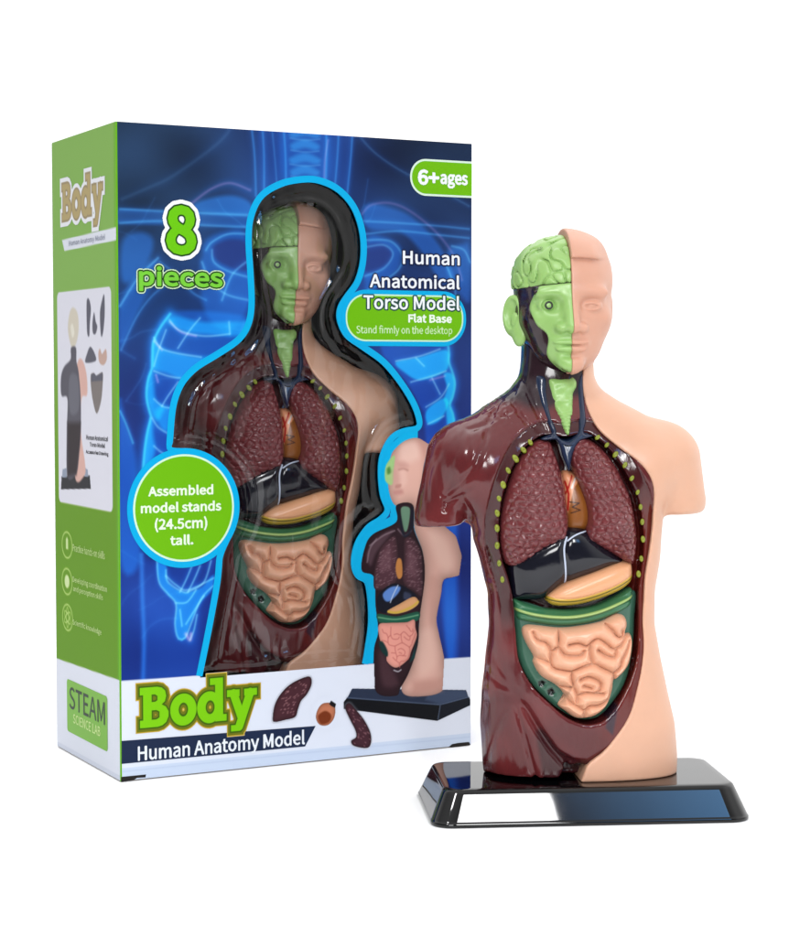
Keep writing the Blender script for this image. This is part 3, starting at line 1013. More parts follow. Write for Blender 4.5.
def grad(stops):
    xs = [t[0] for t in stops]
    return np.stack([np.interp(v, xs, [t[1][k] for t in stops]) for k in range(3)], -1)


gL = grad([(0, (24, 62, 165)), (0.25, (26, 66, 170)), (0.45, (30, 54, 140)), (0.6, (34, 58, 132)), (0.72, (34, 74, 140)), (0.86, (38, 68, 108)), (1, (36, 60, 92))])
gC = grad([(0, (26, 60, 180)), (0.5, (30, 60, 175)), (0.7, (28, 72, 175)), (0.85, (34, 76, 158)), (1, (36, 66, 138))])
gR = grad([(0, (20, 48, 135)), (0.4, (34, 62, 165)), (0.6, (36, 60, 140)), (0.8, (36, 66, 126)), (1, (30, 50, 82))])
wl = np.exp(-((u - 0.5) / 0.22) ** 2)[..., None]
ed = sstep(0.42, 0.62, u)[..., None]
fr_.c = ((gL * (1 - ed) + gR * ed) * (1 - wl) + gC * wl).astype(F4)
fr_.c *= 0.86
fr_.c += (7 * waves((A_, A_ * 0, Bv), 38, 8))[..., None] * np.array([0.5, 0.8, 1.2])
Lz = lambda pts, ox, oy, k: zoom(pts, ox, oy, k)
CY = (20, 165, 255); BL = (20, 90, 235); LB = (110, 180, 255); RED = (150, 90, 150)
def S(pts, rgb=BL, w=0.7, a=0.6, **k):
    fr_.line(pts, rgb, w * 1.1, a * 0.75, mode='screen', **k)
    if w < 1: fr_.line(pts, (20, 90, 230), w * 3.6, a * 0.35, mode='screen', **k)


Fl = lambda pts, rgb=BL, a=0.4, soft=1.2, sm=60, **k: fr_.fill(pts, rgb, a, soft, sm, mode='screen', **k)
# neck and spine
Fl([(284, 118), (328, 118), (327, 190), (286, 190)], (10, 70, 200), 0.5, 3)
Fl([(258, 118), (280, 118), (282, 200), (262, 200)], (10, 50, 160), 0.35, 2)
Fl([(334, 120), (352, 121), (346, 200), (330, 200)], (10, 50, 160), 0.35, 2)
for y0, rx in ((132, 15), (144, 14), (158, 15), (170, 14), (182, 15)):
    Fl([(305 - rx, y0), (305, y0 - 5), (305 + rx, y0 + 1), (305 + rx * .8, y0 + 6), (305, y0 + 4), (305 - rx * .8, y0 + 6)], (30, 130, 240), 0.5, 1.4)
    S([(305 - rx, y0 + 6), (305, y0 + 8), (305 + rx, y0 + 7)], LB, 0.35, 0.3)
for x0, x1 in ((251, 256), (262, 264), (339, 334), (353, 347), (283, 286), (326, 325)):
    S([(x0, 122), ((x0 + x1) / 2 + 1, 155), (x1, 196)], (40, 130, 255), 0.5, 0.55)
S([(328, 140), (325, 160), (324, 182)], RED, 0.5, 0.5)
S([(272, 128), (275, 160), (277, 186)], (60, 150, 255), 0.35, 0.35)
# outline of the body, shoulders, collar bones
S([(122, 199), (150, 187), (171, 177), (207, 152), (225, 136), (232, 124)], (80, 120, 170), 0.8, 0.2)
S([(352, 126), (372, 150), (400, 170), (440, 190), (469, 206)], (90, 140, 190), 0.5, 0.3)
S([(192, 203), (211, 189), (230, 183), (250, 190)], RED, 0.6, 0.5)
S([(362, 214), (371, 205), (390, 203), (410, 211), (436, 232), (454, 256), (462, 280)], RED, 0.6, 0.4)
Fl([(195, 204), (215, 197), (235, 196), (250, 203), (250, 215), (200, 212)], (20, 100, 230), 0.55, 1.5)
for p in ([(120, 209), (161, 211), (201, 213), (250, 215)], [(120, 223), (160, 221), (201, 225), (250, 227)]):
    S(p, (60, 150, 255), 0.55, 0.55)
Fl([(120, 209), (161, 211), (250, 215), (250, 227), (201, 225), (120, 223)], (20, 80, 200), 0.4, 1)
for p in ([(364, 221), (400, 223), (440, 226), (469, 229)], [(365, 234), (400, 231), (440, 235), (469, 238)]):
    S(p, (60, 150, 255), 0.5, 0.5)
Fl([(365, 206), (385, 206), (412, 217), (440, 246), (455, 282), (440, 280), (420, 250), (400, 232), (368, 228)], (20, 90, 220), 0.5, 1.6)
Fl([(123, 240), (140, 232), (153, 240), (148, 262), (130, 282), (121, 276)], (20, 90, 220), 0.5, 2)
Fl([(206, 240), (224, 232), (246, 236), (250, 300), (230, 330), (208, 318), (200, 285), (202, 255)], (14, 80, 220), 0.45, 2)
Fl([(213, 246), (230, 238), (247, 246), (247, 268), (226, 266), (214, 258)], (0, 0, 0), 0.0)
fr_.fill([(213, 246), (230, 239), (247, 244), (247, 270), (226, 266), (214, 257)], (38, 52, 118), 0.75, 1.5, 60)
for p in ([(206, 250), (212, 242), (228, 234), (248, 234)], [(212, 250), (214, 262), (228, 271), (248, 277)], [(202, 262), (210, 280), (226, 294), (248, 300)], [(222, 300), (232, 275), (246, 262)]):
    S(p, (80, 170, 255), 0.5, 0.55)
Fl([(367, 240), (385, 238), (400, 248), (398, 268), (380, 284), (366, 290)], (14, 80, 220), 0.45, 2)
fr_.fill([(366, 246), (382, 243), (392, 252), (388, 264), (372, 272), (365, 270)], (38, 52, 118), 0.75, 1.5, 60)
for p in ([(366, 240), (390, 241), (402, 255), (398, 270), (378, 284), (364, 292)], [(366, 247), (384, 245), (393, 254), (384, 268), (365, 276)], [(452, 246), (464, 250), (470, 262)], [(445, 262), (455, 290), (458, 330)]):
    S(p, (80, 170, 255), 0.5, 0.5)
Fl([(447, 252), (462, 244), (470, 248), (470, 300), (458, 292), (448, 272)], (20, 90, 220), 0.45, 2)
# upper arm on the left
Fl([(121, 300), (150, 262), (158, 270), (138, 312), (121, 345)], (16, 80, 215), 0.45, 2)
S([(120, 306), (138, 278), (158, 258)], (80, 170, 255), 0.55, 0.55)
S([(121, 350), (136, 318), (152, 296), (170, 282)], (60, 140, 250), 0.5, 0.4)
S([(160, 262), (178, 276), (192, 292), (206, 300)], (60, 140, 250), 0.5, 0.45)
Fl([(119, 405), (124, 418), (133, 443), (137, 470), (140, 560), (120, 560)], (8, 90, 230), 0.55, 2)
S([(120, 411), (126, 424), (133, 443)], (60, 190, 255), 0.45, 0.6)
# ribs on the left: bright bands with thin bright rims, dark gaps between
sil = [(170, 314), (160, 328), (153.5, 342), (152.5, 356), (152, 368), (148, 380), (146.5, 396), (149, 410), (151, 416), (147.5, 432), (145, 448), (143, 470), (141, 500)]
Fl([(172, 312), (250, 318), (240, 345), (200, 365), (180, 388), (172, 410), (170, 450), (150, 470), (142, 500), (143, 465), (147, 432), (151, 415), (147, 396), (148, 380), (152, 362), (153.5, 342)], (0, 60, 180), 0.6, 1.5)
for band in ([(154, 338), (160, 347), (178, 353), (202, 357), (225, 352), (215, 366), (190, 380), (166, 373), (153, 368), (151.5, 354)],
             [(176, 316), (204, 322), (262, 322), (262, 336), (206, 334), (182, 330), (168, 322)],
             [(151, 372), (148, 381), (147, 398), (152, 414), (158, 420), (164, 408), (156, 400), (154, 386)],
             [(156, 410), (170, 408), (168, 430), (160, 426)],
             [(151, 420), (147, 434), (145, 450), (144, 470), (150, 470), (155, 450), (153, 434)]):
    Fl(band, (0, 115, 240), 0.75, 1.5)
for p in ([(169.5, 320), (180, 330.5), (204, 336), (229, 334)], [(154, 337.5), (161, 348), (176, 353), (201, 357)], [(154, 371), (168, 376), (180, 378)], [(154, 399), (162, 406), (170, 408)], [(152, 418), (158, 427), (167, 433)], [(154, 446), (161, 452), (168, 455)],
          [(200, 318), (190, 330), (178, 348)], [(166, 330), (158, 352), (154, 366)], [(178, 382), (168, 396), (162, 406)], [(229, 322), (230, 334)]):
    S(p, (130, 190, 255), 0.42, 0.65)
for p in ([(170, 322), (181, 332), (196, 336)], [(154, 341), (162, 350)], [(156, 375), (158, 382)]):
    S(p, (190, 110, 220), 0.5, 0.6)
S(sil, (40, 190, 255), 0.6, 0.95)
S(sil, (0, 90, 220), 3.0, 0.55)
# ribs on the right
silR = [(447, 340), (449, 352), (449, 362), (453, 374), (455, 384), (453, 396), (450, 405), (453, 414), (454.5, 424), (455, 440)]
Fl([(380, 345), (447, 345), (449, 362), (455, 384), (450, 405), (455, 424), (455, 640), (445, 640), (425, 430), (420, 408), (405, 380)], (0, 50, 170), 0.55, 1.5)
for band in ([(396, 362), (420, 357), (446, 350), (449, 362), (444, 372), (420, 380), (404, 372)], [(444, 374), (452, 374), (455, 385), (450, 404), (444, 400), (447, 388)], [(427, 410), (444, 398), (448, 405), (440, 420), (428, 424)], [(446, 404), (453, 414), (455, 436), (449, 436)]):
    Fl(band, (0, 135, 250), 0.9, 0.9)
for p in ([(396, 361), (420, 356), (440, 349)], [(411, 382), (432, 376), (446, 371)], [(426, 407), (441, 397), (449, 384)], [(432, 378), (440, 394)], [(416, 358), (424, 366)], [(428, 424), (444, 416)]):
    S(p, (130, 190, 255), 0.42, 0.65)
S([(430, 380), (445, 376)], (190, 110, 220), 0.5, 0.5)
S(silR, (40, 180, 255), 0.6, 0.9)
S(silR, (0, 90, 220), 2.6, 0.5)
Fl([(444, 440), (456, 440), (458, 655), (446, 655)], (10, 70, 210), 0.5, 2)
# hips, hand and thigh low on the left
S([(141.5, 555), (142.5, 600), (144, 640), (143, 680)], (30, 110, 255), 1.1, 0.7)
Fl([(143, 560), (200, 565), (200, 680), (144, 680)], (6, 30, 90), 0.5, 3, 0)
Fl([(157, 562), (166, 562), (168, 582), (183, 592), (201, 588), (213, 575), (212, 590), (201, 602), (190, 624), (185, 639), (178, 639), (175, 624), (176, 604), (167, 594), (159, 582)], (0, 110, 240), 0.75, 0.8)
Fl([(184, 604), (196, 602), (188, 622), (183, 620)], (0, 20, 60), 0.0)
for p in ([(157, 560), (159, 582), (168, 594), (176, 604), (175, 624), (178, 638), (185, 638), (191, 624), (201, 599), (213, 586)], [(166, 570), (168, 582), (183, 592), (190, 591), (204, 582), (211, 561)], [(176, 603), (187, 602), (196, 590)], [(192, 566), (186, 580), (180, 592)], [(200, 566), (194, 580), (188, 592)],
          [(166, 576), (176, 585), (188, 590), (214, 578)], [(180, 610), (182, 626)], [(186, 624), (196, 608), (204, 596)], [(190, 640), (194, 630), (197, 615)]):
    S(p, (110, 200, 255), 0.42, 0.7)
S([(186, 634), (190, 640), (191, 634)], (230, 150, 200), 0.8, 0.7)
for k in range(40):                                # faint nerves and vessels
    x0 = RNG.uniform(124, 455); y0 = RNG.uniform(190, 620)
    p = [(x0, y0)]
    an = RNG.uniform(0, 6.3)
    for q in range(3):
        an += RNG.uniform(-.5, .5); p.append((p[-1][0] + 14 * math.cos(an), p[-1][1] + 14 * math.sin(an)))
    S(spline(FP(p), 40, False), (60, 130, 240), float(RNG.uniform(.25, .6)), float(RNG.uniform(.06, .2)), raw=True, smooth=0)
# white lower band
zb_ = zband(A_)
w_ = (1 - sstep(-0.25, 0.25, Bv - zb_))[..., None]
fr_.c = fr_.c * (1 - w_) + np.array((226, 232, 246), F4) * w_
fr_.c[Bv < 6.2] = (204, 218, 240)
fr_.line([(122, 771.8), (300, 753.5), (470, 737)], (190, 205, 232), 0.3, 0.9, smooth=0)
wd = lambda a, b: sdpoly(a, b, WIN) > -0.9
fr_.build('front_panel', front3(0.0), box, keep=wd)


# ---------- flat printed shapes
from mathutils.geometry import tessellate_polygon


def flat(name, poly, rgb, off, to3, parent=None, holes=(), rough=0.38, label=None):
    loops = [np.asarray(poly)] + [np.asarray(h) for h in holes]
    T = tessellate_polygon([[Vector((p[0], p[1], 0)) for p in l] for l in loops])
    P2 = np.concatenate(loops)
    V = to3(off)(P2[:, 0], P2[:, 1])
    T = np.array(T)
    nrm = np.cross(V[T[:, 1]] - V[T[:, 0]], V[T[:, 2]] - V[T[:, 0]]).sum(0)
    want = to3(1.0)(np.array([0.]), np.array([0.]))[0] - to3(0.0)(np.array([0.]), np.array([0.]))[0]
    if nrm @ want < 0: T = T[:, ::-1]
    o = mesh_np(name, V, T, ink(rgb, rough), parent or box, smooth=False)
    if label: o['label'] = label
    return o


def ribbon(name, path, w, rgb, off, depth, parent, closed=False):
    """flat strip along a path with a small edge going back into the card"""
    p = np.asarray(path, float)
    t = np.gradient(p, axis=0); t /= np.linalg.norm(t, axis=1)[:, None] + 1e-9
    nrm = np.stack([-t[:, 1], t[:, 0]], 1)
    k = np.hanning(9); k /= k.sum()
    nrm = np.stack([np.convolve(np.pad(nrm[:, i], 4, mode='edge'), k, mode='valid') for i in (0, 1)], 1)
    L, R_ = p + nrm * w / 2, p - nrm * w / 2
    n = len(p)
    g = front3(off); h = front3(-depth)
    V = np.concatenate([g(L[:, 0], L[:, 1]), g(R_[:, 0], R_[:, 1]), h(L[:, 0], L[:, 1]), h(R_[:, 0], R_[:, 1])])
    i = np.arange(n - 1); j = i + 1
    Q = np.concatenate([np.stack([i, j, n + j, n + i], 1), np.stack([2 * n + i, 2 * n + j, j, i], 1), np.stack([n + i, n + j, 3 * n + j, 3 * n + i], 1)])
    f = V[Q[0]]
    if np.cross(f[1] - f[0], f[2] - f[0])[1] > 0: Q = Q[:, ::-1]
    return mesh_np(name, V, Q, ink(rgb), parent, smooth=False)


kk = np.hanning(7); kk /= kk.sum()
WS = np.stack([np.convolve(np.pad(WINc[:, i], 3, mode='edge'), kk, mode='valid') for i in (0, 1)], 1)
ribbon('window_border', WS, 3.1, (0, 176, 232), 0.10, 0.6, box)


def pill(x0, x1, z0, z1, r, n=14, right=True):
    pts = []
    cs_ = [(x1 - r, z1 - r, 90, 0), (x1 - r, z0 + r, 0, -90), (x0 + r, z0 + r, -90, -180), (x0 + r, z1 - r, 180, 90)]
    for k, (cx_, cz_, a0, a1) in enumerate(cs_):
        if not right and k < 2:
            pts.append((x1, z1 if k == 0 else z0)); continue
        for a in np.radians(np.linspace(a0, a1, n)):
            pts.append((cx_ + r * math.cos(a), cz_ + r * math.sin(a)))
    return np.array(pts)


circ = lambda r, n=90: np.array([(cc[0] + r * math.cos(t), cc[1] + r * math.sin(t)) for t in np.linspace(0, 2 * PI, n, endpoint=False)])
flat('round_badge_rim', circ(cr + 3.0), (0, 176, 232), 0.16, front3)
flat('round_badge_line', circ(cr + 0.2), (214, 246, 214), 0.22, front3)
GREEN = (112, 188, 8)
flat('round_badge', circ(cr - 0.75), GREEN, 0.28, front3)

x0, z1 = FPt(345.5, 293.5); x1, z0 = FPt(463, 342)
flat('pill_badge_rim', pill(x0 - 2.2, x1 + 1.6, z0 - 2.2, z1 + 2.0, (z1 - z0) / 2 + 1.6), (0, 176, 232), 0.16, front3)
flat('pill_badge_line', pill(x0, x1, z0, z1, (z1 - z0) / 2 - 0.6), (205, 244, 205), 0.22, front3)
flat('pill_badge', pill(x0 + .8, x1 - .8, z0 + .8, z1 - .8, (z1 - z0) / 2 - 1.4), GREEN, 0.28, front3)
x0, z1 = FPt(410, 158); z0 = FPt(410, 195)[1]; x1 = HW - 0.2
flat('age_badge_line', pill(x0, x1, z0, z1, (z1 - z0) / 2 - .2, right=False), (222, 244, 226), 0.16, front3)
flat('age_badge', pill(x0 + 1.0, x1 - 0.02, z0 + 1.0, z1 - 1.0, (z1 - z0) / 2 - 1.2, right=False), GREEN, 0.22, front3)
flat('banner', FP([(121.5, 741), (315.5, 726), (305, 746.5), (121.5, 764)]), (28, 42, 72), 0.12, front3)


# ---------- lettering: glyph outlines (em/4000), printed as small flat sheets
GLY = {
    '(': (473, ['413,1109 335,1146 224,929 154,695 129,436 154,175 224,-59 335,-275 413,-239 314,-29 255,199 235,436 255,671 314,898']),
    ')': (473, ['249,929 139,1146 59,1109 159,898 219,671 239,436 219,199 159,-29 59,-239 139,-275 249,-59 320,175 345,436 320,695']),
    '+': (777, ['440,871 338,871 338,564 53,564 53,469 338,469 338,162 440,162 440,469 725,469 725,564 440,564']),
    '-': (486, ['423,441 64,441 64,343 423,343']),
    '.': (389, ['241,164 195,176 148,164 115,130 102,78 115,28 148,-6 195,-18 241,-6 274,28 287,78 274,130']),
    '2': (777, ['518,1007 359,1045 241,1026 142,974 56,895 130,822 192,883 263,926 343,941 449,915 512,843 532,738 482,550 327,333 62,76 62,0 707,0 707,111 423,111 368,109 311,105 255,101 467,323 607,536 658,744 621,903']),
    '4': (777, ['597,1027 455,1027 28,367 28,283 476,283 476,0 597,0 597,283 734,283 734,385 597,385', '478,887 483,887 480,826 477,759 476,700 476,385 161,385 395,735 424,786 451,837']),
    '5': (777, ['154,1027 120,548 189,504 244,537 298,558 360,564 472,536 546,457 573,331 543,201 465,118 354,88 249,105 167,146 102,202 38,118 118,52 226,2 367,-18 531,23 654,143 703,333 660,519 549,627 394,661 336,656 286,642 239,620 266,917 653,917 653,1027']),
    '6': (777, ['555,1031 458,1045 271,990 133,813 78,490 124,208 245,38 422,-18 569,24 676,140 717,315 682,495 583,602 431,637 350,622 269,580 199,514 238,766 333,900 464,940 524,930 580,903 626,861 699,940 635,994', '343,529 410,542 514,514 575,436 595,315 572,193 510,112 422,83 310,121 236,232 202,412 272,488']),
    '8': (777, ['546,1007 395,1042 251,1009 151,918 113,782 133,684 183,605 252,545 252,539 162,474 92,378 64,255 107,114 223,17 392,-18 561,17 672,112 713,246 688,368 625,455 541,517 541,524 603,585 655,670 676,772 642,912', '309,926 394,947 487,922 546,857 567,765 555,691 520,622 462,557 348,610 263,680 230,782 251,869', '246,436 319,499 455,439 553,364 591,251 566,160 498,99 394,77 283,102 206,169 178,266 196,358']),
    'A': (852, ['353,1027 6,0 136,0 235,314 611,314 709,0 846,0 497,1027', '420,922 426,922 459,804 493,689 529,574 578,416 268,416 318,574 353,689 387,804']),
    'B': (920, ['141,1027 141,0 468,0 671,33 807,133 857,301 830,422 757,503 648,546 648,553 730,602 781,680 798,776 753,921 629,1002 445,1027', '270,924 429,924 563,908 644,855 671,759 646,669 566,611 423,591 270,591', '270,490 450,490 603,471 697,410 730,305 696,191 601,125 450,104 270,104']),
    'C': (894, ['652,1027 536,1045 303,981 141,798 81,513 140,227 298,45 528,-18 651,-1 755,49 843,129 772,211 703,149 624,109 534,95 364,147 254,292 214,517 255,738 368,881 538,931 619,919 689,885 748,835 818,919 746,981']),
    'D': (964, ['141,1027 141,0 403,0 665,62 826,238 881,517 826,795 663,967 398,1027', '270,922 387,922 588,875 708,738 748,517 708,295 588,155 387,106 270,106']),
    'E': (825, ['141,1027 141,0 748,0 748,111 270,111 270,485 660,485 660,595 270,595 270,917 732,917 732,1027']),
    'F': (773, ['141,1027 141,0 270,0 270,461 662,461 662,570 270,570 270,917 732,917 732,1027']),
    'H': (1020, ['270,1027 141,1027 141,0 270,0 270,485 749,485 749,0 880,0 880,1027 749,1027 749,597 270,597']),
    'I': (410, ['270,1027 141,1027 141,0 270,0']),
    'L': (761, ['270,1027 141,1027 141,0 720,0 720,111 270,111']),
    'M': (1137, ['141,1027 141,0 258,0 258,569 255,666 249,772 241,871 246,871 329,637 524,104 611,104 804,637 887,871 892,871 885,772 878,666 875,569 875,0 996,0 996,1027 840,1027 644,478 621,407 598,335 573,263 567,263 543,335 518,407 493,478 297,1027']),
    'N': (1013, ['141,1027 141,0 263,0 263,539 261,647 254,755 248,860 254,860 364,648 738,0 871,0 871,1027 748,1027 748,493 751,384 758,274 766,168 759,168 648,380 273,1027']),
    'P': (887, ['141,1027 141,0 270,0 270,409 440,409 638,443 770,547 818,725 769,903 636,998 434,1027', '270,922 417,922 568,904 659,843 689,725 660,605 572,536 423,514 270,514']),
    'S': (835, ['555,1029 438,1045 272,1010 157,914 115,773 148,647 227,563 324,510 471,445 559,402 620,347 643,262 617,174 543,116 427,95 323,111 226,155 144,223 67,133 167,53 288,0 426,-18 611,21 732,125 775,273 746,401 671,487 563,548 417,611 338,648 273,701 246,783 270,862 337,913 438,931 527,920 605,887 672,836 739,919 657,984']),
    'T': (839, ['796,1027 43,1027 43,917 354,917 354,0 485,0 485,917 796,917']),
    'a': (789, ['564,741 413,780 296,764 195,726 115,681 164,592 230,632 307,662 392,674 488,646 536,575 549,482 284,429 132,337 83,197 112,81 190,7 304,-18 395,-3 479,36 556,91 560,91 571,0 676,0 676,468 650,633', '346,356 549,396 549,185 478,130 410,97 340,85 272,97 224,136 206,206 238,292']),
    'b': (866, ['258,1115 129,1115 129,0 231,0 242,78 248,78 318,27 391,-7 464,-18 626,30 747,170 794,392 759,597 657,732 492,780 407,766 326,727 252,674 258,810', '258,569 328,625 395,660 459,672 576,637 641,539 661,391 632,229 555,126 443,90 387,97 324,122 258,168']),
    'c': (714, ['528,767 438,780 256,733 124,596 73,380 120,164 247,29 429,-18 518,-7 601,26 675,77 619,164 567,126 507,99 440,88 317,125 234,226 204,380 236,533 320,635 444,672 500,664 550,641 595,606 660,690 601,735']),
    'd': (868, ['739,1115 611,1115 611,822 618,692 552,739 484,769 403,780 241,731 121,593 74,380 113,164 222,29 388,-18 475,-3 553,36 619,90 623,90 634,0 739,0', '426,672 488,664 549,639 611,592 611,193 548,135 484,101 416,90 302,124 231,224 206,381 236,534 315,635']),
    'e': (776, ['578,736 413,780 248,731 122,594 73,380 122,165 252,29 437,-18 532,-8 615,20 686,59 641,144 583,112 521,91 451,84 323,117 236,209 199,350 711,350 714,372 716,396 717,423 682,612', '315,650 416,678 518,651 582,571 605,441 197,441 237,570']),
    'f': (455, ['418,1130 371,1133 247,1102 174,1016 150,882 150,761 46,754 46,657 150,657 150,0 277,0 277,657 438,657 438,761 277,761 277,881 289,963 325,1014 385,1031 413,1028 442,1021 471,1010 499,1109 461,1122']),
    'g': (790, ['425,778 384,780 242,747 139,653 99,508 114,424 151,354 199,304 199,298 159,263 128,215 115,157 124,103 148,62 183,32 183,25 123,-24 85,-83 71,-147 112,-258 222,-326 385,-350 590,-313 723,-218 770,-87 741,16 652,75 506,94 356,94 276,105 234,134 223,176 229,213 247,243 272,268 308,253 346,244 384,241 526,273 625,365 662,506 655,568 633,621 601,662 756,662 756,761 492,761 461,771', '303,665 384,686 466,665 524,604 546,508 524,412 465,350 384,328 303,350 245,412 223,508 245,604', '490,-11 575,-20 627,-51 644,-108 614,-183 531,-239 403,-262 285,-245 210,-199 183,-129 191,-85 216,-41 261,0 295,-7 328,-10 359,-11']),
    'h': (850, ['258,1115 129,1115 129,0 258,0 258,552 328,616 393,655 465,668 547,647 594,581 609,465 609,0 737,0 737,482 712,645 635,746 504,780 408,763 326,717 252,653 258,810']),
    'i': (385, ['258,761 129,761 129,0 258,0', '238,1075 193,1085 149,1075 120,1046 109,1003 120,958 149,928 193,917 238,928 268,958 279,1003 268,1046']),
    'k': (773, ['255,1115 129,1115 129,0 255,0 255,200 398,367 620,0 759,0 472,454 725,761 583,761 261,360 255,360']),
    'l': (398, ['258,1115 129,1115 129,151 143,59 186,2 263,-18 294,-17 318,-12 338,-7 319,91 308,89 300,88 293,88 275,94 262,111 258,143']),
    'm': (1297, ['586,762 486,780 399,763 320,716 249,650 246,650 234,761 129,761 129,0 258,0 258,552 325,617 389,655 448,668 528,647 574,581 590,465 590,0 717,0 717,552 786,617 849,655 909,668 989,647 1035,581 1050,465 1050,0 1178,0 1178,482 1153,645 1077,746 948,780 859,761 776,710 696,634 654,712']),
    'n': (854, ['635,746 504,780 408,763 324,716 249,650 246,650 234,761 129,761 129,0 258,0 258,552 328,616 393,655 465,668 547,647 594,581 609,465 609,0 737,0 737,482 712,645']),
    'o': (849, ['598,733 424,780 250,733 123,596 73,380 123,164 250,29 424,-18 598,29 726,164 776,380 726,596', '309,635 424,672 540,635 618,533 646,380 618,226 540,125 424,88 309,125 232,226 204,380 232,533']),
    'p': (868, ['657,732 492,780 405,765 323,726 249,672 246,672 234,761 129,761 129,-321 258,-321 258,-63 254,70 323,22 394,-8 464,-18 626,30 747,170 794,392 759,597', '258,569 328,625 395,660 459,672 576,637 641,539 661,391 632,229 555,126 443,90 387,97 324,122 258,168']),
    'r': (543, ['496,779 465,780 384,761 310,706 249,622 246,622 234,761 129,761 129,0 258,0 258,489 315,592 382,648 448,665 476,664 499,660 522,653 546,763 522,773']),
    's': (655, ['439,768 349,780 207,751 118,674 87,564 121,458 203,390 308,345 390,311 455,265 482,200 465,140 416,97 332,81 248,93 175,124 106,172 45,87 126,33 222,-4 328,-18 479,13 572,94 604,207 568,322 482,392 373,438 292,471 232,511 209,570 224,625 271,665 350,681 413,672 470,648 522,613 584,693 518,737']),
    't': (528, ['279,975 172,975 158,761 38,754 38,657 151,657 151,235 171,102 239,14 367,-18 415,-14 463,-4 508,10 483,106 456,96 426,88 396,85 327,103 290,152 279,231 279,657 486,657 486,761 279,761']),
    'u': (850, ['246,761 118,761 118,279 142,115 219,16 352,-18 447,-1 529,47 602,119 606,119 616,0 723,0 723,761 595,761 595,221 527,148 461,106 389,92 308,113 261,179 246,294']),
    'v': (730, ['151,761 18,761 293,0 443,0 711,761 585,761 441,328 418,253 394,178 371,104 364,104 341,178 318,253 294,328']),
    'w': (1123, ['168,761 38,761 249,0 398,0 506,408 524,480 541,553 557,629 564,629 582,554 598,482 616,410 725,0 881,0 1087,761 964,761 853,321 837,249 822,179 807,109 800,109 782,179 764,249 746,321 627,761 503,761 384,321 366,249 349,179 333,109 326,109 311,179 297,249 282,321']),
    'y': (730, ['151,761 18,761 324,-1 307,-59 267,-143 211,-201 136,-223 115,-221 94,-216 77,-210 52,-312 78,-321 108,-326 141,-328 271,-292 362,-199 426,-64 711,761 587,761 450,339 429,268 408,195 388,123 381,123 355,196 330,269 305,339']),
    ' ': (314, []),
}


def sdmulti(x, z, loops):
    d = np.full(x.shape, 1e6, F4); par = np.zeros(x.shape, bool)
    for l in loops:
        q = sdpoly(x, z, l)
        d = np.minimum(d, np.abs(q)); par ^= q < 0
    return np.where(par, -d, d)


def text(s, conv, to3, xl, xr, yt, yb, layers, bold=0.0, off=0.34, parent=None, name='lettering', label=None, res=0.2):
    """s set so its ink fills the picture box xl..xr, yt..yb (yt, yb read at xl); layers: (growth in mm, colour), outermost first"""
    L, pen = [], 0.0
    for c in s:
        adv, ls = GLY[c]
        for l in ls:
            q = np.array([[float(t) for t in w.split(',')] for w in l.split()])
            q[:, 0] += pen
            L.append((len(L), c, q))
        pen += adv
    allp = np.concatenate([q for _, _, q in L])
    lo, hi = allp.min(0), allp.max(0)
    a0, b1 = conv(xl, yt); _, b0 = conv(xl, yb); a1, _ = conv(xr, yt)
    flip = a1 < a0
    sx = (a1 - a0 - (-2 if flip else 2) * bold) / (hi[0] - lo[0]); sz = (b1 - b0 - 2 * bold) / (hi[1] - lo[1])
    ox = a0 + (-bold if flip else bold); oz = b0 + bold
    loops = [np.stack([ox + (q[:, 0] - lo[0]) * sx, oz + (q[:, 1] - lo[1]) * sz], 1) for _, _, q in L]
    g = max(l[0] for l in layers) + bold + 0.4
    pr = Print(min(a0, a1) - g, max(a0, a1) + g, b0 - g, b1 + g, res, None, layers[0][1])
    D = np.full(pr.a.shape, 1e3, F4)
    for ch in range(len(loops)):                  # glyphs share the sheet: union of even-odd loops per letter
        pass
    k = 0
    while k < len(loops):
        grp = [loops[k]]; c = L[k][1]; n = len(GLY[c][1]); grp = loops[k:k + n]; k += n
        P_ = np.concatenate(grp)
        sl = pr._box(P_, g)
        D[sl] = np.minimum(D[sl], sdmulti(pr.a[sl], pr.b[sl], grp))
    for grow, rgb in layers[1:]:
        w = 1 - sstep(-res * 0.55, res * 0.55, D - grow - bold)
        pr._mix((slice(None), slice(None)), w, rgb, 'mix')
    lim = layers[0][0] + bold + (0.0 if len(layers) > 1 else 0.02)
    ii = np.clip
    cut = {'m': D < lim + res * 0.5}
    return pr.build(name, to3(off), parent or box, keep=lambda a, b: cut['m'], mat=None, label=label)


W_ = (246, 250, 255); DK_ = (24, 66, 12); NV = (22, 30, 66)
tf = lambda *a, **k: text(a[0], FPt, front3, *a[1:], **k)
tf('8', 165.5, 196, 204.5, 254.5, [(2.5, W_), (0.75, DK_), (0.0, (108, 200, 10))], bold=1.15, label='green number with white outline')
tf('pieces', 138.5, 222.5, 265.5, 291, [(1.1, (214, 240, 200)), (0.6, (20, 56, 10)), (0.0, (120, 206, 60))], bold=0.42)
tf('6+', 417.5, 439, 169.0, 184.8, [(0.0, W_)], bold=0.42)
tf('ages', 440, 467.5, 173.5, 188, [(0.0, W_)], bold=0.3)
tf('Human', 402.5, 459.5, 250.5, 264, [(0.6, NV), (0.0, W_)], bold=0.2)
tf('Anatomical', 369.5, 459.5, 273, 287.5, [(0.6, NV), (0.0, W_)], bold=0.2)
tf('Torso Model', 363, 459.5, 294, 309, [(0.65, (28, 70, 60)), (0.0, W_)], bold=0.2)
tf('Flat Base', 408, 451.5, 313.5, 322.5, [(0.0, (240, 252, 236))], bold=0.22)
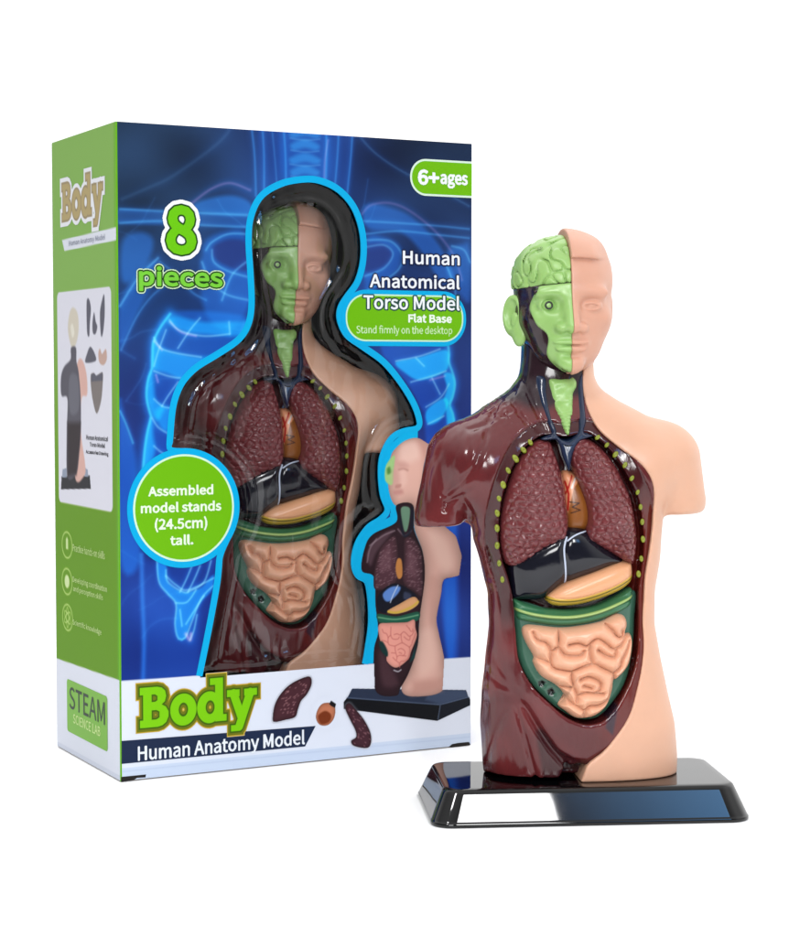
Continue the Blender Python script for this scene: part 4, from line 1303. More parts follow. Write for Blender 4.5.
tf('Stand firmly on the desktop', 356, 452, 325, 335.5, [(0.0, (206, 240, 180))], bold=0.05)
tf('Assembled', 148, 213, 486, 496.5, [(0.0, (236, 250, 226))], bold=0.2)
tf('model stands', 140.5, 221, 503, 513.5, [(0.0, (236, 250, 226))], bold=0.2)
tf('(24.5cm)', 154.5, 207, 518, 532.5, [(0.0, (236, 250, 226))], bold=0.2)
tf('tall.', 170, 193, 535, 545.5, [(0.0, (236, 250, 226))], bold=0.2)
tf('Human Anatomy Model', 137.5, 304.5, 745.5, 765, [(0.0, (236, 242, 250))], bold=0.18)


# slab lettered logo, drawn as a distance field
def glyphs(x, z):
    bx = lambda a0, a1, b0, b1, ox=0: np.maximum(np.abs(x - ox - (a0 + a1) / 2) - (a1 - a0) / 2, np.abs(z - (b0 + b1) / 2) - (b1 - b0) / 2)
    el = lambda cx_, cz_, a, b: (np.sqrt(((x - cx_) / a) ** 2 + ((z - cz_) / b) ** 2) - 1) * min(a, b)
    pg = lambda pts, ox=0, n=70: sdpoly(x - ox, z, spline(pts, n))
    seg = lambda p, q, w_: sdpoly(x, z, np.array([p, q]), closed=False) - w_
    Bo = sdpoly(x, z, [(.1, 1), (.52, 1), (.66, .97), (.76, .89), (.79, .76), (.75, .63), (.64, .55), (.78, .48), (.86, .36), (.86, .24), (.79, .1), (.68, .03), (.54, 0), (.1, 0)])
    Bo = np.maximum(Bo, -sdpoly(x, z, [(.34, .62), (.46, .62), (.54, .66), (.54, .78), (.46, .83), (.34, .83)]))
    Bo = np.maximum(Bo, -sdpoly(x, z, [(.34, .17), (.5, .17), (.6, .22), (.6, .38), (.5, .43), (.34, .43)]))
    out = np.minimum(Bo, np.minimum(bx(0, .4, 0, .17), bx(0, .4, .83, 1)))
    o_ = np.maximum(el(1.33, .37, .40, .40), -el(1.33, .37, .155, .19))
    d_ = np.maximum(el(2.15, .37, .38, .40), -el(2.17, .37, .15, .19))
    d_ = np.minimum(d_, np.minimum(bx(2.34, 2.57, 0, 1.1), np.minimum(bx(2.18, 2.57, .95, 1.1), bx(2.34, 2.68, 0, .15))))
    y_ = np.minimum(seg((2.92, .66), (3.16, .06), .115), seg((3.45, .66), (3.1, -.18), .115))
    y_ = np.minimum(y_, np.minimum(bx(2.72, 3.1, .6, .76), bx(3.27, 3.66, .6, .76)))
    y_ = np.minimum(y_, bx(2.84, 3.12, -.3, -.16))
    return np.minimum(np.minimum(out, o_), np.minimum(d_, y_)) - 0.02


def logo(conv, to3, xl, xr, yt, yb, base, layers, off, res, parent=None):
    a0, b1 = conv(xl, yt); _, b0 = conv(xl, yb); a1, _ = conv(xr, yt)   # B's box: left, right of the word, cap top, baseline
    sx = (a1 - a0) / 3.66; sz = b1 - b0
    pr = Print(a0 - .3 * abs(sx), a1 + .3 * abs(sx), b0 - .62 * sz, b1 + .36 * sz, res, None, base) if sx > 0 else Print(a1 + .3 * sx, a0 - .3 * sx, b0 - .62 * sz, b1 + .36 * sz, res, None, base)
    g = glyphs((pr.a - a0) / sx, (pr.b - b0) / sz)
    aa = res / sz * 0.6
    for grow, rgb in layers:
        pr._mix((slice(None), slice(None)), 1 - sstep(-aa, aa, g - grow), rgb, 'mix')
    o = pr.build('logo', to3(off), parent or box, keep=lambda a, b: glyphs((a - a0) / sx, (b - b0) / sz) < layers[0][0] + aa)
    return o


logo(FPt, front3, 140, 256.5, 688.5, 728, (226, 232, 246), [(.125, (206, 170, 48)), (.095, (112, 116, 24)), (.03, (60, 96, 8)), (-0.01, (126, 206, 12))], 0.14, 0.22)

# printed organs and printed torso (flat pictures on the card)
pc_ = Print(*[FPt(268, 700)[0], FPt(336.5, 700)[0], FPt(336, 752)[1] - 1, FPt(300, 672)[1]], 0.25, FP, (226, 232, 246))
pl = [(272.5, 719), (275, 704), (283, 691), (294, 682), (309, 676.5), (311.5, 684), (307, 694), (301, 701), (298, 709), (295, 717), (285, 720), (275, 722)]
pc_.fill(pl, (150, 150, 160), 0.5, 1.0, 90, grow=0.6)
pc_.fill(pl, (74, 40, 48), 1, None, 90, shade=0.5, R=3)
for k in range(90):
    a_ = RNG.uniform(276, 306); b_ = RNG.uniform(680, 716)
    if float(sdpoly(*[np.array([q]) for q in FPt(a_, b_)], spline(FP(pl), 90))[0]) < -1:
        pc_.line([(a_, b_), (a_ + 1.0, b_ - .6)], (168, 120, 124), 0.25, 0.6, smooth=0)
pc_.fill([(317, 711), (322, 704), (330, 703), (335, 708), (334, 718), (328, 725), (320, 725), (316, 719)], (196, 120, 88), 1, None, 60, shade=0.35, R=3)
pc_.fill([(318, 716), (325, 711), (331, 715), (329, 722), (321, 724)], (120, 52, 24), 1, 0.6, 50)
pc_.fill([(329, 704), (331, 700.5), (336, 704), (335, 708), (331, 706)], (24, 22, 26), 1, None, 0)
pc_.build('printed_organs', front3(0.10), box, keep=lambda a, b: np.minimum(sdpoly(a, b, spline(FP(pl), 90)) - 1.0, np.hypot(a - FPt(326, 713)[0], b - FPt(326, 713)[1]) - 8.2) < 0)

Zt = lambda pts: zoom(pts, 330, 420, 3.025)
T_out = Zt([(190, 95), (228, 62), (270, 55), (310, 80), (330, 130), (330, 200), (305, 255), (300, 300), (345, 320), (380, 350), (398, 410), (390, 470), (345, 482), (335, 530), (322, 600), (330, 650), (345, 720), (340, 816)]) + [(466, 690), (472, 704.5), (437, 721), (343.5, 709), (343.5, 702), (352, 688.5)] + Zt([(135, 806), (132, 700), (145, 640), (137, 560), (132, 475), (95, 455), (105, 385), (130, 345), (200, 308), (204, 262), (185, 240), (175, 190), (180, 130)])
o2 = FP(T_out)
pt = Print(o2[:, 0].min() - 4, HW - 0.3, FPt(350, 751)[1], o2[:, 1].max() + 4, 0.25, FP, (226, 232, 246))
pt.c[pt.b > zband(pt.a)] = (0, 176, 232)
blue = sdpoly(pt.a, pt.b, FP(T_out)) > 0
rgt = (pt.a > FPt(424, 600)[0]) & (pt.b > zband(pt.a))
pt.c[rgt] = (26, 66, 176)
pt.fill(Zt([(335, 480), (375, 480), (360, 715), (350, 715)]), (12, 50, 150), 0.8, 2)
pt.fill(Zt([(385, 470), (410, 440), (410, 715), (385, 715)]), (16, 80, 215), 0.6, 2)
f_ = pt.fill
SKN = (226, 178, 164)
f_([(352, 688.5), (466, 690), (468, 697), (440, 704.5), (347, 698)], (40, 50, 72))
f_([(430, 690), (466, 690), (468, 697), (440, 704.5), (425, 700)], (70, 84, 112), 0.7, 1.0)
f_([(343.5, 702), (347, 697.5), (440, 704.5), (437, 721), (343.5, 709)], (12, 14, 20))
f_([(440, 704.5), (470, 696.5), (472, 704.5), (437, 721)], (20, 24, 34))
pt.line([(347, 697.8), (440, 704.8), (469, 697)], (88, 104, 132), 0.3, 0.8, smooth=0)
pt.line([(440, 706), (438, 719)], (96, 112, 138), 0.3, 0.7, smooth=0)
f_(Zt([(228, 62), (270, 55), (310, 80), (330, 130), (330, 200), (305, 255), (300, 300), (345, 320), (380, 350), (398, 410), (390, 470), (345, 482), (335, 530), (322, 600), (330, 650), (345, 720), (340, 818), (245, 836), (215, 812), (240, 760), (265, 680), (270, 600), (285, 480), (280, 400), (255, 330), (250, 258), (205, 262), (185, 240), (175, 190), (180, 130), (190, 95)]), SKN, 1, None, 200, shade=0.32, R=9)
f_(Zt([(262, 60), (310, 84), (330, 130), (328, 200), (296, 250), (262, 258), (275, 200), (280, 120)]), (196, 142, 130), 0.55, 2.5, 60)
f_(Zt([(215, 75), (260, 66), (270, 110), (240, 130), (212, 120)]), (240, 204, 192), 0.6, 2.5, 50)
f_(Zt([(210, 150), (226, 146), (232, 190), (214, 200)]), (238, 196, 184), 0.5, 1.5, 40)
f_(Zt([(198, 196), (214, 194), (212, 204), (198, 206)]), (170, 112, 104), 0.6, 0.7, 30)
pt.line(Zt([(208, 150), (222, 147), (234, 152)]), (150, 98, 92), 0.6, 0.4)
f_(Zt([(300, 150), (316, 146), (318, 180), (304, 190)]), (190, 136, 124), 0.8, 1.0, 40)
f_(Zt([(300, 340), (345, 360), (372, 430), (350, 462), (320, 420)]), (240, 202, 188), 0.5, 3, 60)
f_(Zt([(300, 480), (330, 490), (318, 600), (300, 600)]), (196, 146, 134), 0.5, 2.5, 50)
f_(Zt([(250, 790), (340, 780), (338, 818), (246, 832)]), (190, 138, 126), 0.6, 2.5, 0)
f_(Zt([(270, 650), (310, 640), (320, 740), (270, 770)]), (238, 198, 184), 0.5, 3, 60)
f_(Zt([(188, 110), (168, 140), (166, 180), (180, 196), (190, 190), (192, 150), (196, 112)]), (160, 200, 130), 1, 0.5, 50)
f_(Zt([(172, 148), (180, 142), (184, 158), (174, 164)]), (60, 120, 50), 0.8, 0.8, 30)
f_(Zt([(205, 130), (225, 128), (235, 140), (212, 146)]), (200, 150, 140), 0.7, 2, 40)
f_(Zt([(188, 160), (200, 150), (210, 175), (205, 195), (190, 190)]), (205, 156, 146), 0.6, 2, 40)
f_(Zt([(192, 215), (215, 210), (220, 222), (196, 226)]), (190, 130, 125), 0.7, 1.2, 40)
dk = Zt([(200, 258), (250, 256), (254, 330), (280, 400), (286, 480), (270, 600), (265, 680), (240, 760), (212, 812), (200, 834), (138, 820), (132, 700), (145, 640), (137, 560), (132, 475), (95, 455), (105, 385), (130, 345), (200, 308)])
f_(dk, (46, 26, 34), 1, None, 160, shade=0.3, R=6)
f_(Zt([(112, 400), (150, 352), (190, 332), (178, 352), (140, 400), (122, 440)]), (110, 84, 94), 0.55, 1.2, 60)
f_(Zt([(150, 700), (190, 760), (205, 800), (160, 800)]), (92, 62, 70), 0.5, 2, 50)
for p in ([(120, 380), (160, 350), (195, 335)], [(112, 430), (120, 390), (140, 360)], [(205, 330), (225, 350), (245, 335)]):
    pt.line(Zt(p), (150, 130, 140), 0.45, 0.6)
f_(Zt([(214, 268), (240, 266), (240, 300), (232, 335), (222, 330)]), (104, 140, 116), 1, 0.4, 50)
pt.line(Zt([(206, 262), (212, 300), (224, 350), (244, 330), (248, 265)]), (18, 24, 40), 0.8, 0.8)
lgp = (Zt([(190, 350), (150, 390), (132, 470), (140, 515), (200, 490), (206, 420), (202, 365)]), Zt([(225, 360), (250, 358), (275, 400), (280, 470), (278, 532), (255, 520), (220, 490), (222, 420)]))
for lp in lgp:
    f_(lp, (84, 52, 62), 1, None, 90, shade=0.5, R=4)
    q0 = FP(lp); sp_ = spline(q0, 80)
    for k in range(170):
        a_, b_ = RNG.uniform(q0.min(0), q0.max(0))
        if float(sdpoly(np.array([a_]), np.array([b_]), sp_)[0]) < -0.8:
            pt.line([(a_, b_), (a_ + .7, b_ + .2)], (150, 116, 124), 0.22, 0.45, smooth=0, raw=True)
f_(Zt([(204, 420), (216, 425), (218, 470), (206, 480), (198, 450)]), (196, 130, 70), 1, 0.4, 40)
f_(Zt([(143, 535), (170, 505), (200, 494), (235, 510), (262, 535), (230, 560), (180, 584), (146, 575)]), (18, 20, 34), 1, None, 80)
f_(Zt([(160, 525), (185, 505), (212, 505), (205, 525), (180, 548), (165, 545)]), (96, 140, 214), 1, 0.6, 60)
f_(Zt([(225, 520), (245, 528), (238, 545), (222, 540)]), (70, 80, 110), 0.7, 0.8, 40)
for lp in lgp:
    q_ = np.array(lp).mean(0)
    f_([tuple((np.array(p) - q_) * 0.45 + q_ + np.array([-1.5, -3])) for p in lp], (130, 92, 102), 0.45, 1.6, 60)
pt.line(Zt([(205, 500), (190, 530), (182, 552)]), (200, 215, 240), 0.3, 0.9)
f_(Zt([(173, 578), (210, 556), (250, 535), (266, 545), (264, 560), (235, 578), (195, 586)]), (226, 168, 120), 1, None, 70, shade=0.25, R=2)
pt.line(Zt([(176, 580), (205, 582), (245, 566), (266, 550)]), (214, 180, 70), 0.6, 1)
f_(Zt([(144, 586), (200, 594), (266, 580), (268, 604), (240, 612), (170, 616), (146, 610)]), (34, 94, 74), 1, None, 70, shade=0.3, R=2)
pt.line(Zt([(146, 597), (200, 603), (266, 590)]), (110, 170, 130), 0.35, 0.9)
ig = Zt([(147, 620), (180, 614), (230, 612), (254, 604), (258, 630), (262, 655), (245, 700), (235, 725), (200, 749), (172, 730), (170, 700), (152, 670)])
f_(ig, (236, 160, 146), 1, None, 90, shade=0.25, R=3)
for g in GR:
    pt.line([(379 + (u_ - 62) / 680 * 37.5, 623 + (v_ - 115) / 620 * 44) for u_, v_ in g], (196, 112, 104), 0.3, 0.75, smooth=24)
f_(Zt([(148, 672), (160, 672), (174, 700), (172, 716), (154, 698)]), (20, 50, 50), 1, 0.5, 40)
f_(Zt([(256, 690), (262, 665), (255, 720), (240, 735)]), (24, 60, 60), 1, 0.5, 0)
pt.line(Zt([(193, 757), (205, 761), (214, 756)]), (200, 200, 210), 0.35, 0.8)
pl2 = [(345, 708), (349, 703), (356, 710), (364, 720), (370, 732), (371, 742), (367, 748), (354, 746), (351, 741), (356, 737), (355, 730), (350, 720)]
f_(pl2, (150, 150, 160), 0.5, 1.0, 90, grow=0.6)
f_(pl2, (70, 38, 48), 1, None, 90, shade=0.5, R=3)
for k in range(90):
    a_ = RNG.uniform(347, 371); b_ = RNG.uniform(704, 748)
    if float(sdpoly(*[np.array([q]) for q in FPt(a_, b_)], spline(FP(pl2), 90))[0]) < -0.8:
        pt.line([(a_, b_), (a_ + 1.0, b_ + .8)], (160, 112, 120), 0.22, 0.6, smooth=0)
TO = FP(T_out)
pt.build('printed_torso', front3(0.18), box, keep=lambda a, b: (np.minimum(np.minimum(sdpoly(a, b, TO) - np.where((b > zband(a)) & (a < FPt(418, 500)[0]), 3.8, 0.15), sdpoly(a, b, spline(FP(pl2), 90)) - 0.7), 9) < 0) & (a < HW - 0.3),
         label='printed picture of the torso model on its base')

# ---------- carton shell: side, back, top, bottom, inside
sd = Print(-HD_ + 0.4, HD_ - 0.3, 0.6, BH - 0.4, 0.5, SP, (118, 178, 40))
vv = (sd.b / BH)[..., None]
uu = ((sd.a + HD_) / BD)[..., None]
sd.c = (np.array((100, 152, 3), F4) * (1 - sstep(0.35, 0.8, vv)) + np.array((132, 180, 84), F4) * sstep(0.35, 0.8, vv)).astype(F4)  # upper green paler: glare put into the ink colour
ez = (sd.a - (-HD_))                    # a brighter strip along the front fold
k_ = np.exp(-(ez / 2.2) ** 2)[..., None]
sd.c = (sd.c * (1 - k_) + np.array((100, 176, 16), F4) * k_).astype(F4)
zs = np.interp(sd.a, [-HD_, HD_], [SPt(121, 681)[1], SPt(58, 659)[1]])
w2 = (1 - sstep(-0.3, 0.3, sd.b - zs))[..., None]
sd.c = sd.c * (1 - w2) + np.array((228, 232, 246), F4) * w2
sd.c[(sd.b < 3.0)] = (214, 220, 236)
pn = SP([(57, 293), (111, 284), (111, 497), (59, 505)])
wpan = pill(pn[:, 0].min(), pn[:, 0].max(), pn[:, 1].min() + 1.5, pn[:, 1].max() - 1.0, 3.5)
sd.fill(wpan, (226, 226, 238), 1, None, 0, raw=True)
# printed torso and pieces on the side panel
z6 = lambda pts: zoom(pts, 45, 260, 3.75)
fs = sd.fill
fs(z6([(62, 812), (168, 808), (172, 858), (60, 860)]), (40, 40, 46))
fs(z6([(66, 785), (80, 780), (82, 815), (64, 815)]), (150, 160, 180))
fs(z6([(150, 780), (160, 785), (162, 812), (148, 812)]), (150, 160, 180))
fs(z6([(122, 385), (140, 375), (156, 430), (158, 505), (140, 512), (134, 560), (136, 660), (150, 760), (148, 808), (112, 810), (110, 500)]), (222, 178, 168), 1, 0.8, 80)
fs(z6([(86, 260), (92, 200), (105, 178), (122, 200), (126, 262), (114, 320), (98, 322)]), (214, 206, 190), 1, 0.9, 60)
fs(z6([(96, 250), (104, 240), (110, 275), (102, 290)]), (232, 228, 214), 1, 0.8, 30)
fs(z6([(97, 330), (116, 328), (118, 380), (126, 420), (134, 520), (134, 640), (128, 720), (118, 800), (84, 812), (82, 640), (84, 520), (62, 508), (60, 440), (72, 400), (96, 372)]), (88, 86, 98), 1, 0.8, 100)
fs(z6([(84, 610), (134, 610), (130, 700), (118, 804), (84, 812)]), (48, 38, 44), 1, 2.0, 0)
fs(z6([(92, 440), (122, 440), (126, 560), (94, 570)]), (112, 112, 124), 0.8, 1.4, 50)
for p in ([(156, 160), (164, 145), (172, 180), (168, 240), (166, 285), (158, 270)], [(214, 150), (222, 130), (224, 200), (218, 270), (210, 284), (206, 200)], [(178, 236), (184, 196), (190, 230), (196, 250), (190, 276), (180, 274)], [(152, 384), (158, 350), (170, 325), (186, 350), (190, 378)]):
    fs(z6(p), (92, 92, 106), 1, 0.5, 50)
fs(z6([(200, 350), (206, 332), (214, 352), (228, 334), (232, 370), (220, 394), (204, 384)]), (200, 168, 156), 1, 0.5, 50)
fs(z6([(172, 430), (184, 424), (192, 434), (216, 422), (216, 470), (210, 530), (194, 576), (180, 530), (172, 470)]), (128, 120, 118), 1, 0.5, 60)
fs(z6([(172, 430), (184, 424), (192, 434), (216, 422), (216, 452), (174, 456)]), (92, 92, 106), 1, 0.5, 0)
# icons
for k, (px, py) in enumerate(((67, 545), (67, 581.5), (67.5, 617.5))):
    c0 = np.array(SPt(px, py))
    cpts = [(c0[0] + 7.6 * math.cos(t), c0[1] + 6.2 * math.sin(t)) for t in np.linspace(0, 2 * PI, 40)]
    sd.line(cpts, (196, 226, 140), 0.45, 0.9, closed=True, smooth=0, raw=True)
    if k == 0:
        sd.fill([(c0[0] - 1.6, c0[1] - 2), (c0[0] + 1.6, c0[1] - 2), (c0[0] + 1.6, c0[1] + 2.6), (c0[0], c0[1] + 4), (c0[0] - 1.6, c0[1] + 2.6)], (220, 240, 180), 0.9, 0.4, 0, raw=True)
    elif k == 1:
        sd.fill([(c0[0] + 3.6 * math.cos(t), c0[1] + 3.2 * math.sin(t)) for t in np.linspace(0, 2 * PI, 30)], (226, 242, 190), 0.9, 0.5, 0, raw=True)
    else:
        for an in (0.5, -0.5, 1.57):
            sd.line([(c0[0] + 5.2 * math.cos(t) * math.cos(an) - 1.8 * math.sin(t) * math.sin(an), c0[1] + 4.8 * math.cos(t) * math.sin(an) + 1.8 * math.sin(t) * math.cos(an)) for t in np.linspace(0, 2 * PI, 30)], (196, 226, 140), 0.4, 0.8, closed=True, smooth=0, raw=True)
# ribbon below the logo
fs([(62, 240), (118.5, 226.5), (118.5, 239.5), (64.5, 251)], (226, 230, 242))
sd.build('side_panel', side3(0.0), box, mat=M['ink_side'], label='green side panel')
SS = lambda *a, **k: text(a[0], SPt, side3, *a[1:], **k)
logo(SPt, side3, 62, 103, 184.5, 221, (226, 226, 238), [(.14, (234, 236, 242)), (.03, (150, 132, 92)), (-0.03, (176, 156, 98))], 0.12, 0.3)
SS('Human Anatomy Model', 69, 105, 240.5, 247.5, [(0.0, (150, 156, 176))], bold=0.05, off=0.12)
SS('Human Anatomical', 86.5, 108, 434.5, 439.5, [(0.0, (60, 60, 70))], bold=0.08, off=0.12)
SS('Torso Model', 90, 105, 442, 446.5, [(0.0, (60, 60, 70))], bold=0.08, off=0.12)
SS('Accessories Drawing', 86, 108.5, 449.5, 454.5, [(0.0, (60, 60, 70))], bold=0.08, off=0.12)
LT = (196, 226, 140)
SS('Practice hands-on skills', 73, 105, 543.5, 551, [(0.0, LT)], bold=0.04, off=0.12)
SS('Developing coordination', 73, 107, 576, 583.5, [(0.0, LT)], bold=0.04, off=0.12)
SS('and perception skills', 73.5, 103, 585.5, 592.5, [(0.0, LT)], bold=0.04, off=0.12)
SS('Scientific knowledge', 73, 101.5, 619, 626, [(0.0, LT)], bold=0.04, off=0.12)
lb = SP([(67, 678), (107.5, 692), (107.5, 746), (67.5, 730)])
lx0, lx1 = lb[:, 0].min(), lb[:, 0].max()
flat('maker_label', pill(lx0, lx1, SPt(67, 730.5)[1], SPt(67, 678.5)[1], 2.0), (112, 180, 22), 0.12, side3)
SS('STEAM', 69.5, 105, 686, 708, [(0.0, (26, 50, 30))], bold=0.1, off=0.2)
SS('SCIENCE LAB', 73.5, 100.5, 713.5, 723, [(0.0, (206, 236, 150))], bold=0.1, off=0.2)

t_ = 0.6
box_mesh('back_panel', (-HW, HD_ - t_, 0.4), (HW, HD_, BH - 0.4), M['card'], box)
box_mesh('right_panel', (HW - t_, -HD_ + 0.3, 0.4), (HW, HD_ - t_, BH - 0.4), plastic('blue_card', (28, 58, 140), 0.4), box)
tp = box_mesh('top_flap', (-HW + 0.1, -HD_ + 0.5, BH - 0.5), (HW - 0.1, HD_ - 0.1, BH), plastic('green_card', (118, 176, 56), 0.45), box)
box_mesh('bottom_flap', (-HW + 0.4, -HD_ + 0.4, 0.25), (HW - 0.4, HD_ - 0.4, 0.6), M['kraft'], box)
# fold edges: slim rounded strips where the panels meet
box_mesh('fold_edge', (-HW - 0.02, -HD_ - 0.02, 0.5), (-HW + 0.75, -HD_ + 0.45, BH - 0.3), ink((104, 176, 20)), box)
# dark notches at the bottom corners where the flaps tuck in
n1 = FP([(121, 777), (146, 774.5), (145.5, 777.5), (137, 778), (134, 780), (121, 782.2)])
flat('flap_slit', n1, (36, 34, 34), 0.06, front3)
n2 = FP([(449, 746.8), (452, 744.2), (458, 743), (469, 742), (470.5, 745), (452, 748)])
flat('flap_slit', n2, (40, 36, 34), 0.06, front3)
# dark insert inside the box, open to the window
box_mesh('insert_back', (-HW + 1.2, HD_ - 14.0, 1.0), (HW - 1.2, HD_ - 13.2, BH - 1.5), M['tray'], box)
box_mesh('insert_wall', (-HW + 0.8, -HD_ + 0.9, 1.0), (-HW + 1.4, HD_ - 14.0, BH - 1.5), M['tray'], box)
box_mesh('insert_wall', (HW - 1.6, -HD_ + 0.9, 1.0), (HW - 1.0, HD_ - 14.0, BH - 1.5), M['tray'], box)
box_mesh('insert_roof', (-HW + 1.5, -HD_ + 0.9, BH - 3.0), (HW - 1.8, HD_ - 14.2, BH - 2.4), M['tray'], box)

# ---------- clear window film, a little rippled
fm = bpy.data.materials.new('clear_film')
fm.use_nodes = True
nt = fm.node_tree
nt.nodes.remove(nt.nodes['Principled BSDF'])
tr = nt.nodes.new('ShaderNodeBsdfTransparent'); tr.inputs['Color'].default_value = (0.86, 0.87, 0.88, 1)
gl = nt.nodes.new('ShaderNodeBsdfGlossy'); gl.inputs['Roughness'].default_value = 0.06
fz = nt.nodes.new('ShaderNodeFresnel'); fz.inputs['IOR'].default_value = 1.6
nz = nt.nodes.new('ShaderNodeTexNoise'); nz.inputs['Scale'].default_value = 55; nz.inputs['Detail'].default_value = 3
tc = nt.nodes.new('ShaderNodeTexCoord')
mp = nt.nodes.new('ShaderNodeMapping'); mp.inputs['Scale'].default_value = (1.0, 1.0, 0.45)
nt.links.new(tc.outputs['Object'], mp.inputs['Vector']); nt.links.new(mp.outputs['Vector'], nz.inputs['Vector'])
bp = nt.nodes.new('ShaderNodeBump'); bp.inputs['Distance'].default_value = 0.0016; bp.inputs['Strength'].default_value = 0.8
nt.links.new(nz.outputs['Fac'], bp.inputs['Height'])
nt.links.new(bp.outputs['Normal'], gl.inputs['Normal']); nt.links.new(bp.outputs['Normal'], fz.inputs['Normal'])
mx = nt.nodes.new('ShaderNodeMixShader')
gm = nt.nodes.new('ShaderNodeNewGeometry')
io = nt.nodes.new('ShaderNodeMapRange')                      # same reflectance from both sides of the thin film
io.inputs['To Min'].default_value = 1.55; io.inputs['To Max'].default_value = 1 / 1.55
nt.links.new(gm.outputs['Backfacing'], io.inputs['Value']); nt.links.new(io.outputs['Result'], fz.inputs['IOR'])
nt.links.new(fz.outputs['Fac'], mx.inputs['Fac']); nt.links.new(tr.outputs[0], mx.inputs[1]); nt.links.new(gl.outputs[0], mx.inputs[2])
nt.links.new(mx.outputs[0], nt.nodes['Material Output'].inputs['Surface'])
M['film'] = fm
lo, hi = WIN.min(0) - 3, WIN.max(0) + 3
fl_ = Print(lo[0], hi[0], lo[1], hi[1], 1.0, FP)
dwin = -sdpoly(fl_.a, fl_.b, WIN)
rp = 1.1 * np.exp(-((dwin - 9 + 1.5 * waves((fl_.a, fl_.a * 0, fl_.b), 60, 3)) / 1.6) ** 2) + 0.5 * np.exp(-((dwin - 5) / 1.0) ** 2) + 0.22 * waves((fl_.a, fl_.a * 0, fl_.b), 26, 12)
rp = rp + 0.16 * waves((fl_.a, fl_.a * 0, fl_.b), 8, 31, 20, (1, 1, 0.22)) * (0.35 + np.exp(-((dwin - 10) / 9) ** 2))
rp = rp * sstep(0, 4, dwin)
f0 = fl_.build('window_film', lambda a, b: np.stack([a, -HD_ + 1.6 - rp.ravel() * 0.8, b], -1), box, keep=lambda a, b: sdpoly(a, b, WIN) < 2.5, mat=fm, label='clear plastic window film')
for p_ in f0.data.polygons: p_.use_smooth = True
f0.data.color_attributes.remove(f0.data.color_attributes['Col'])

# ---------- second torso, packed inside the box: every part copied
SC = 1.0
PYAW = math.radians(15.0)
yc = -HD_ + 38.0
eye = np.array([hx0 - 8.9, -18.5, hz0 - 2.9]) * SC
from mathutils import Euler
ROLL = math.radians(3.6)                 # it leans a little in its tray
RM = np.array(Euler((0, ROLL, PYAW - BYAW)).to_matrix())
eye = RM @ eye
ex_, ez_ = FPt(277.5, 264.5, yc + eye[1])
off = np.array([ex_ - eye[0], yc, ez_ - eye[2]])
loc = BO + BX * off[0] * 0.001 + BY * off[1] * 0.001 + np.array([0, 0, off[2] * 0.001])
packed = model.copy(); COL.objects.link(packed)
packed.location = loc; packed.rotation_euler = (0, ROLL, PYAW); packed.scale = (SC, SC, SC)
packed['label'] = 'half skinned torso model packed inside the box, seen through its clear window'
for g in (model, packed): g['group'] = 'half skinned torso models'
for ch in list(model.children):
    if ch.name.startswith('stand'):
        continue
    c = ch.copy(); COL.objects.link(c); c.parent = packed
    for s2 in list(ch.children):
        d = s2.copy(); COL.objects.link(d); d.parent = c
zt = off[2] + SC * min((RM @ np.array([x_, y_, 14.5]))[2] for x_ in (-38, 42) for y_ in (-20, 22))
box_mesh('insert_platform', (-HW + 1.6, -HD_ + 3.0, 1.2), (HW - 1.8, HD_ - 14.2, zt - 0.05), M['tray'], box)
print('packed base height', zt, 'offset', off)
# ================================================================== setting, light, camera
def grid_plane(name, w, d, z, mat):
    V = np.array([[-w, 0.5, z], [w, 0.5, z], [w, d, z], [-w, d, z]], float)
    return mesh_np(name, V, np.array([[0, 1, 2, 3]]), mat, None, smooth=False, scale=1.0)


ALB = 1.0
M['floor'] = plastic('white_table', (251, 251, 251), 0.6, spec=0.1)
tag(grid_plane('floor', 30, 60, 0, M['floor']), 'plain white tabletop under everything', 'floor', kind='structure')

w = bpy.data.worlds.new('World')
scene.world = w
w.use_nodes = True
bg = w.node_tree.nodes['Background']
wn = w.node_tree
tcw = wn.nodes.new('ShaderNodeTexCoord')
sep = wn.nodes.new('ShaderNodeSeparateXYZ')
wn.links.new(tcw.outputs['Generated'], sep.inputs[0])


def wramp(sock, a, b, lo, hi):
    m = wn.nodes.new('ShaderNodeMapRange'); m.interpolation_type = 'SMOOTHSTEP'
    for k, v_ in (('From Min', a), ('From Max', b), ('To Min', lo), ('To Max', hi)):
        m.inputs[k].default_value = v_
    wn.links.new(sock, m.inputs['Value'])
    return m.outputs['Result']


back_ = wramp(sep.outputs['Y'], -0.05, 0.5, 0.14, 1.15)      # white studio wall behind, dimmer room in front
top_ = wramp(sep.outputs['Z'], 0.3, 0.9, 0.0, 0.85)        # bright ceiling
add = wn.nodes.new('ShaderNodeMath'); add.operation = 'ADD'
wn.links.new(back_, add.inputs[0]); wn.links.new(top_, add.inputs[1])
side_ = wramp(sep.outputs['X'], 0.4, 0.8, 0.0, 0.65)          # brightness added on the right for haze on the film
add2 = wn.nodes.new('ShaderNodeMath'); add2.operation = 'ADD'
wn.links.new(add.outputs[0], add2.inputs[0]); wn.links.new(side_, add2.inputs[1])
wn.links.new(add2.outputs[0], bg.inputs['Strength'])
bg.inputs['Color'].default_value = (1, 1, 1, 1)


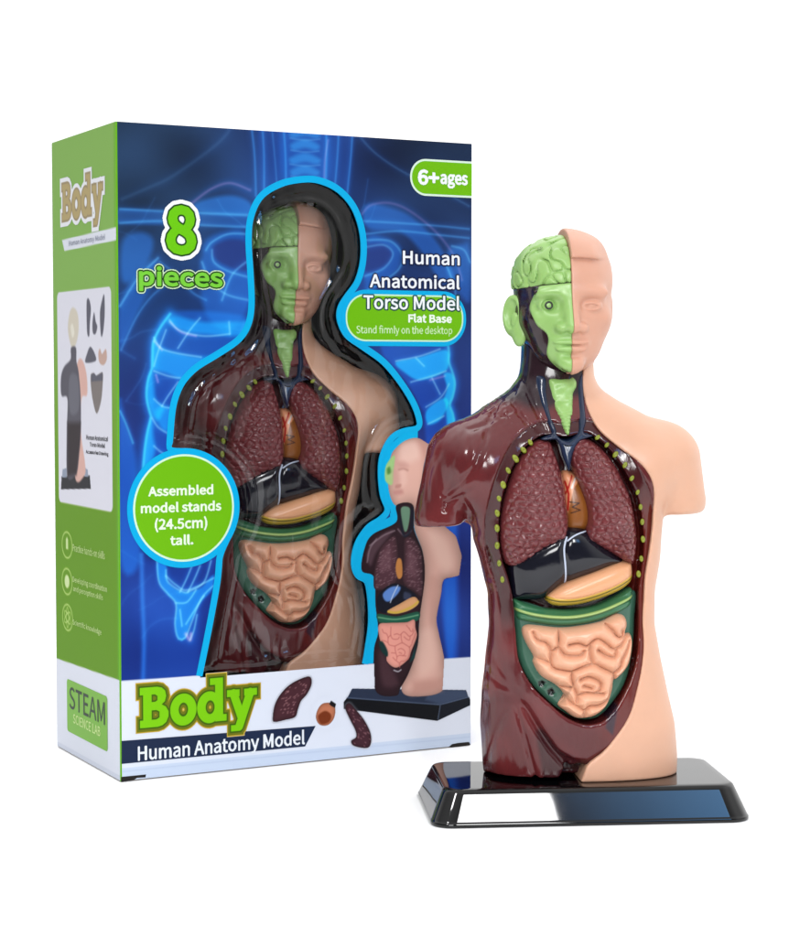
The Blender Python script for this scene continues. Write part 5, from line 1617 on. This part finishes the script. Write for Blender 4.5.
def softbox(name, loc, target, sx, sy, radiance, rgb=(1, 1, 1)):
    l = bpy.data.lights.new(name, 'AREA')
    l.shape = 'RECTANGLE'
    l.size = sx; l.size_y = sy
    l.energy = radiance * PI * sx * sy
    l.color = rgb
    o = bpy.data.objects.new(name, l)
    o.location = loc
    o.rotation_euler = (Vector(target) - Vector(loc)).to_track_quat('-Z', 'Y').to_euler()
    return link(o)


softbox('softbox_lamp', (0.294, -0.22, 0.63), (0.05, 0.77, 0.0), 0.118, 0.30, 30)
wl_ = softbox('window_lamp', (0.462, -0.20, 0.63), (0.10, 0.77, 0.0), 0.22, 0.30, 1.0)
wl_.data.use_nodes = True                   # a window fading from pale blue to dark
ln = wl_.data.node_tree
em = ln.nodes['Emission']
ge = ln.nodes.new('ShaderNodeNewGeometry'); sp2 = ln.nodes.new('ShaderNodeSeparateXYZ'); rp2 = ln.nodes.new('ShaderNodeValToRGB')
ln.links.new(ge.outputs['Parametric'], sp2.inputs[0]); ln.links.new(sp2.outputs['X'], rp2.inputs['Fac']); ln.links.new(rp2.outputs['Color'], em.inputs['Color'])
for pos, c_ in ((0.0, (0.001, 0.006, 0.025)), (0.5, (0.006, 0.035, 0.13)), (0.8, (0.035, 0.15, 0.42)), (1.0, (0.14, 0.38, 0.75))):
    e_ = rp2.color_ramp.elements[0] if pos == 0.0 else rp2.color_ramp.elements[1] if pos == 1.0 else rp2.color_ramp.elements.new(pos)
    e_.position = pos; e_.color = (*c_, 1)
em.inputs['Strength'].default_value = 9.0
softbox('front_fill_lamp', (-0.10, -0.40, 0.46), (0.0, 0.85, 0.12), 0.40, 0.28, 17)  # fill added to brighten the torso packed in the box
softbox('key_lamp', (-0.42, 0.0, 0.95), (0.05, 0.8, 0.12), 0.15, 0.15, 46)

cam = bpy.data.cameras.new('Camera')
cam.sensor_fit = 'HORIZONTAL'
cam.sensor_width = 36
cam.lens = 36 * FOC / 800
cam.clip_start = 0.01
cam.clip_end = 300
co = bpy.data.objects.new('Camera', cam)
co.location = CAM
co.rotation_euler = (PI / 2 - PITCH, 0, 0)
link(co)
scene.camera = co
scene.render.engine = 'CYCLES'
scene.cycles.use_denoising = True
scene.view_settings.view_transform = 'Standard'
scene.view_settings.look = 'None'
scene.view_settings.exposure = 0.2
scene.view_settings.gamma = 1.0
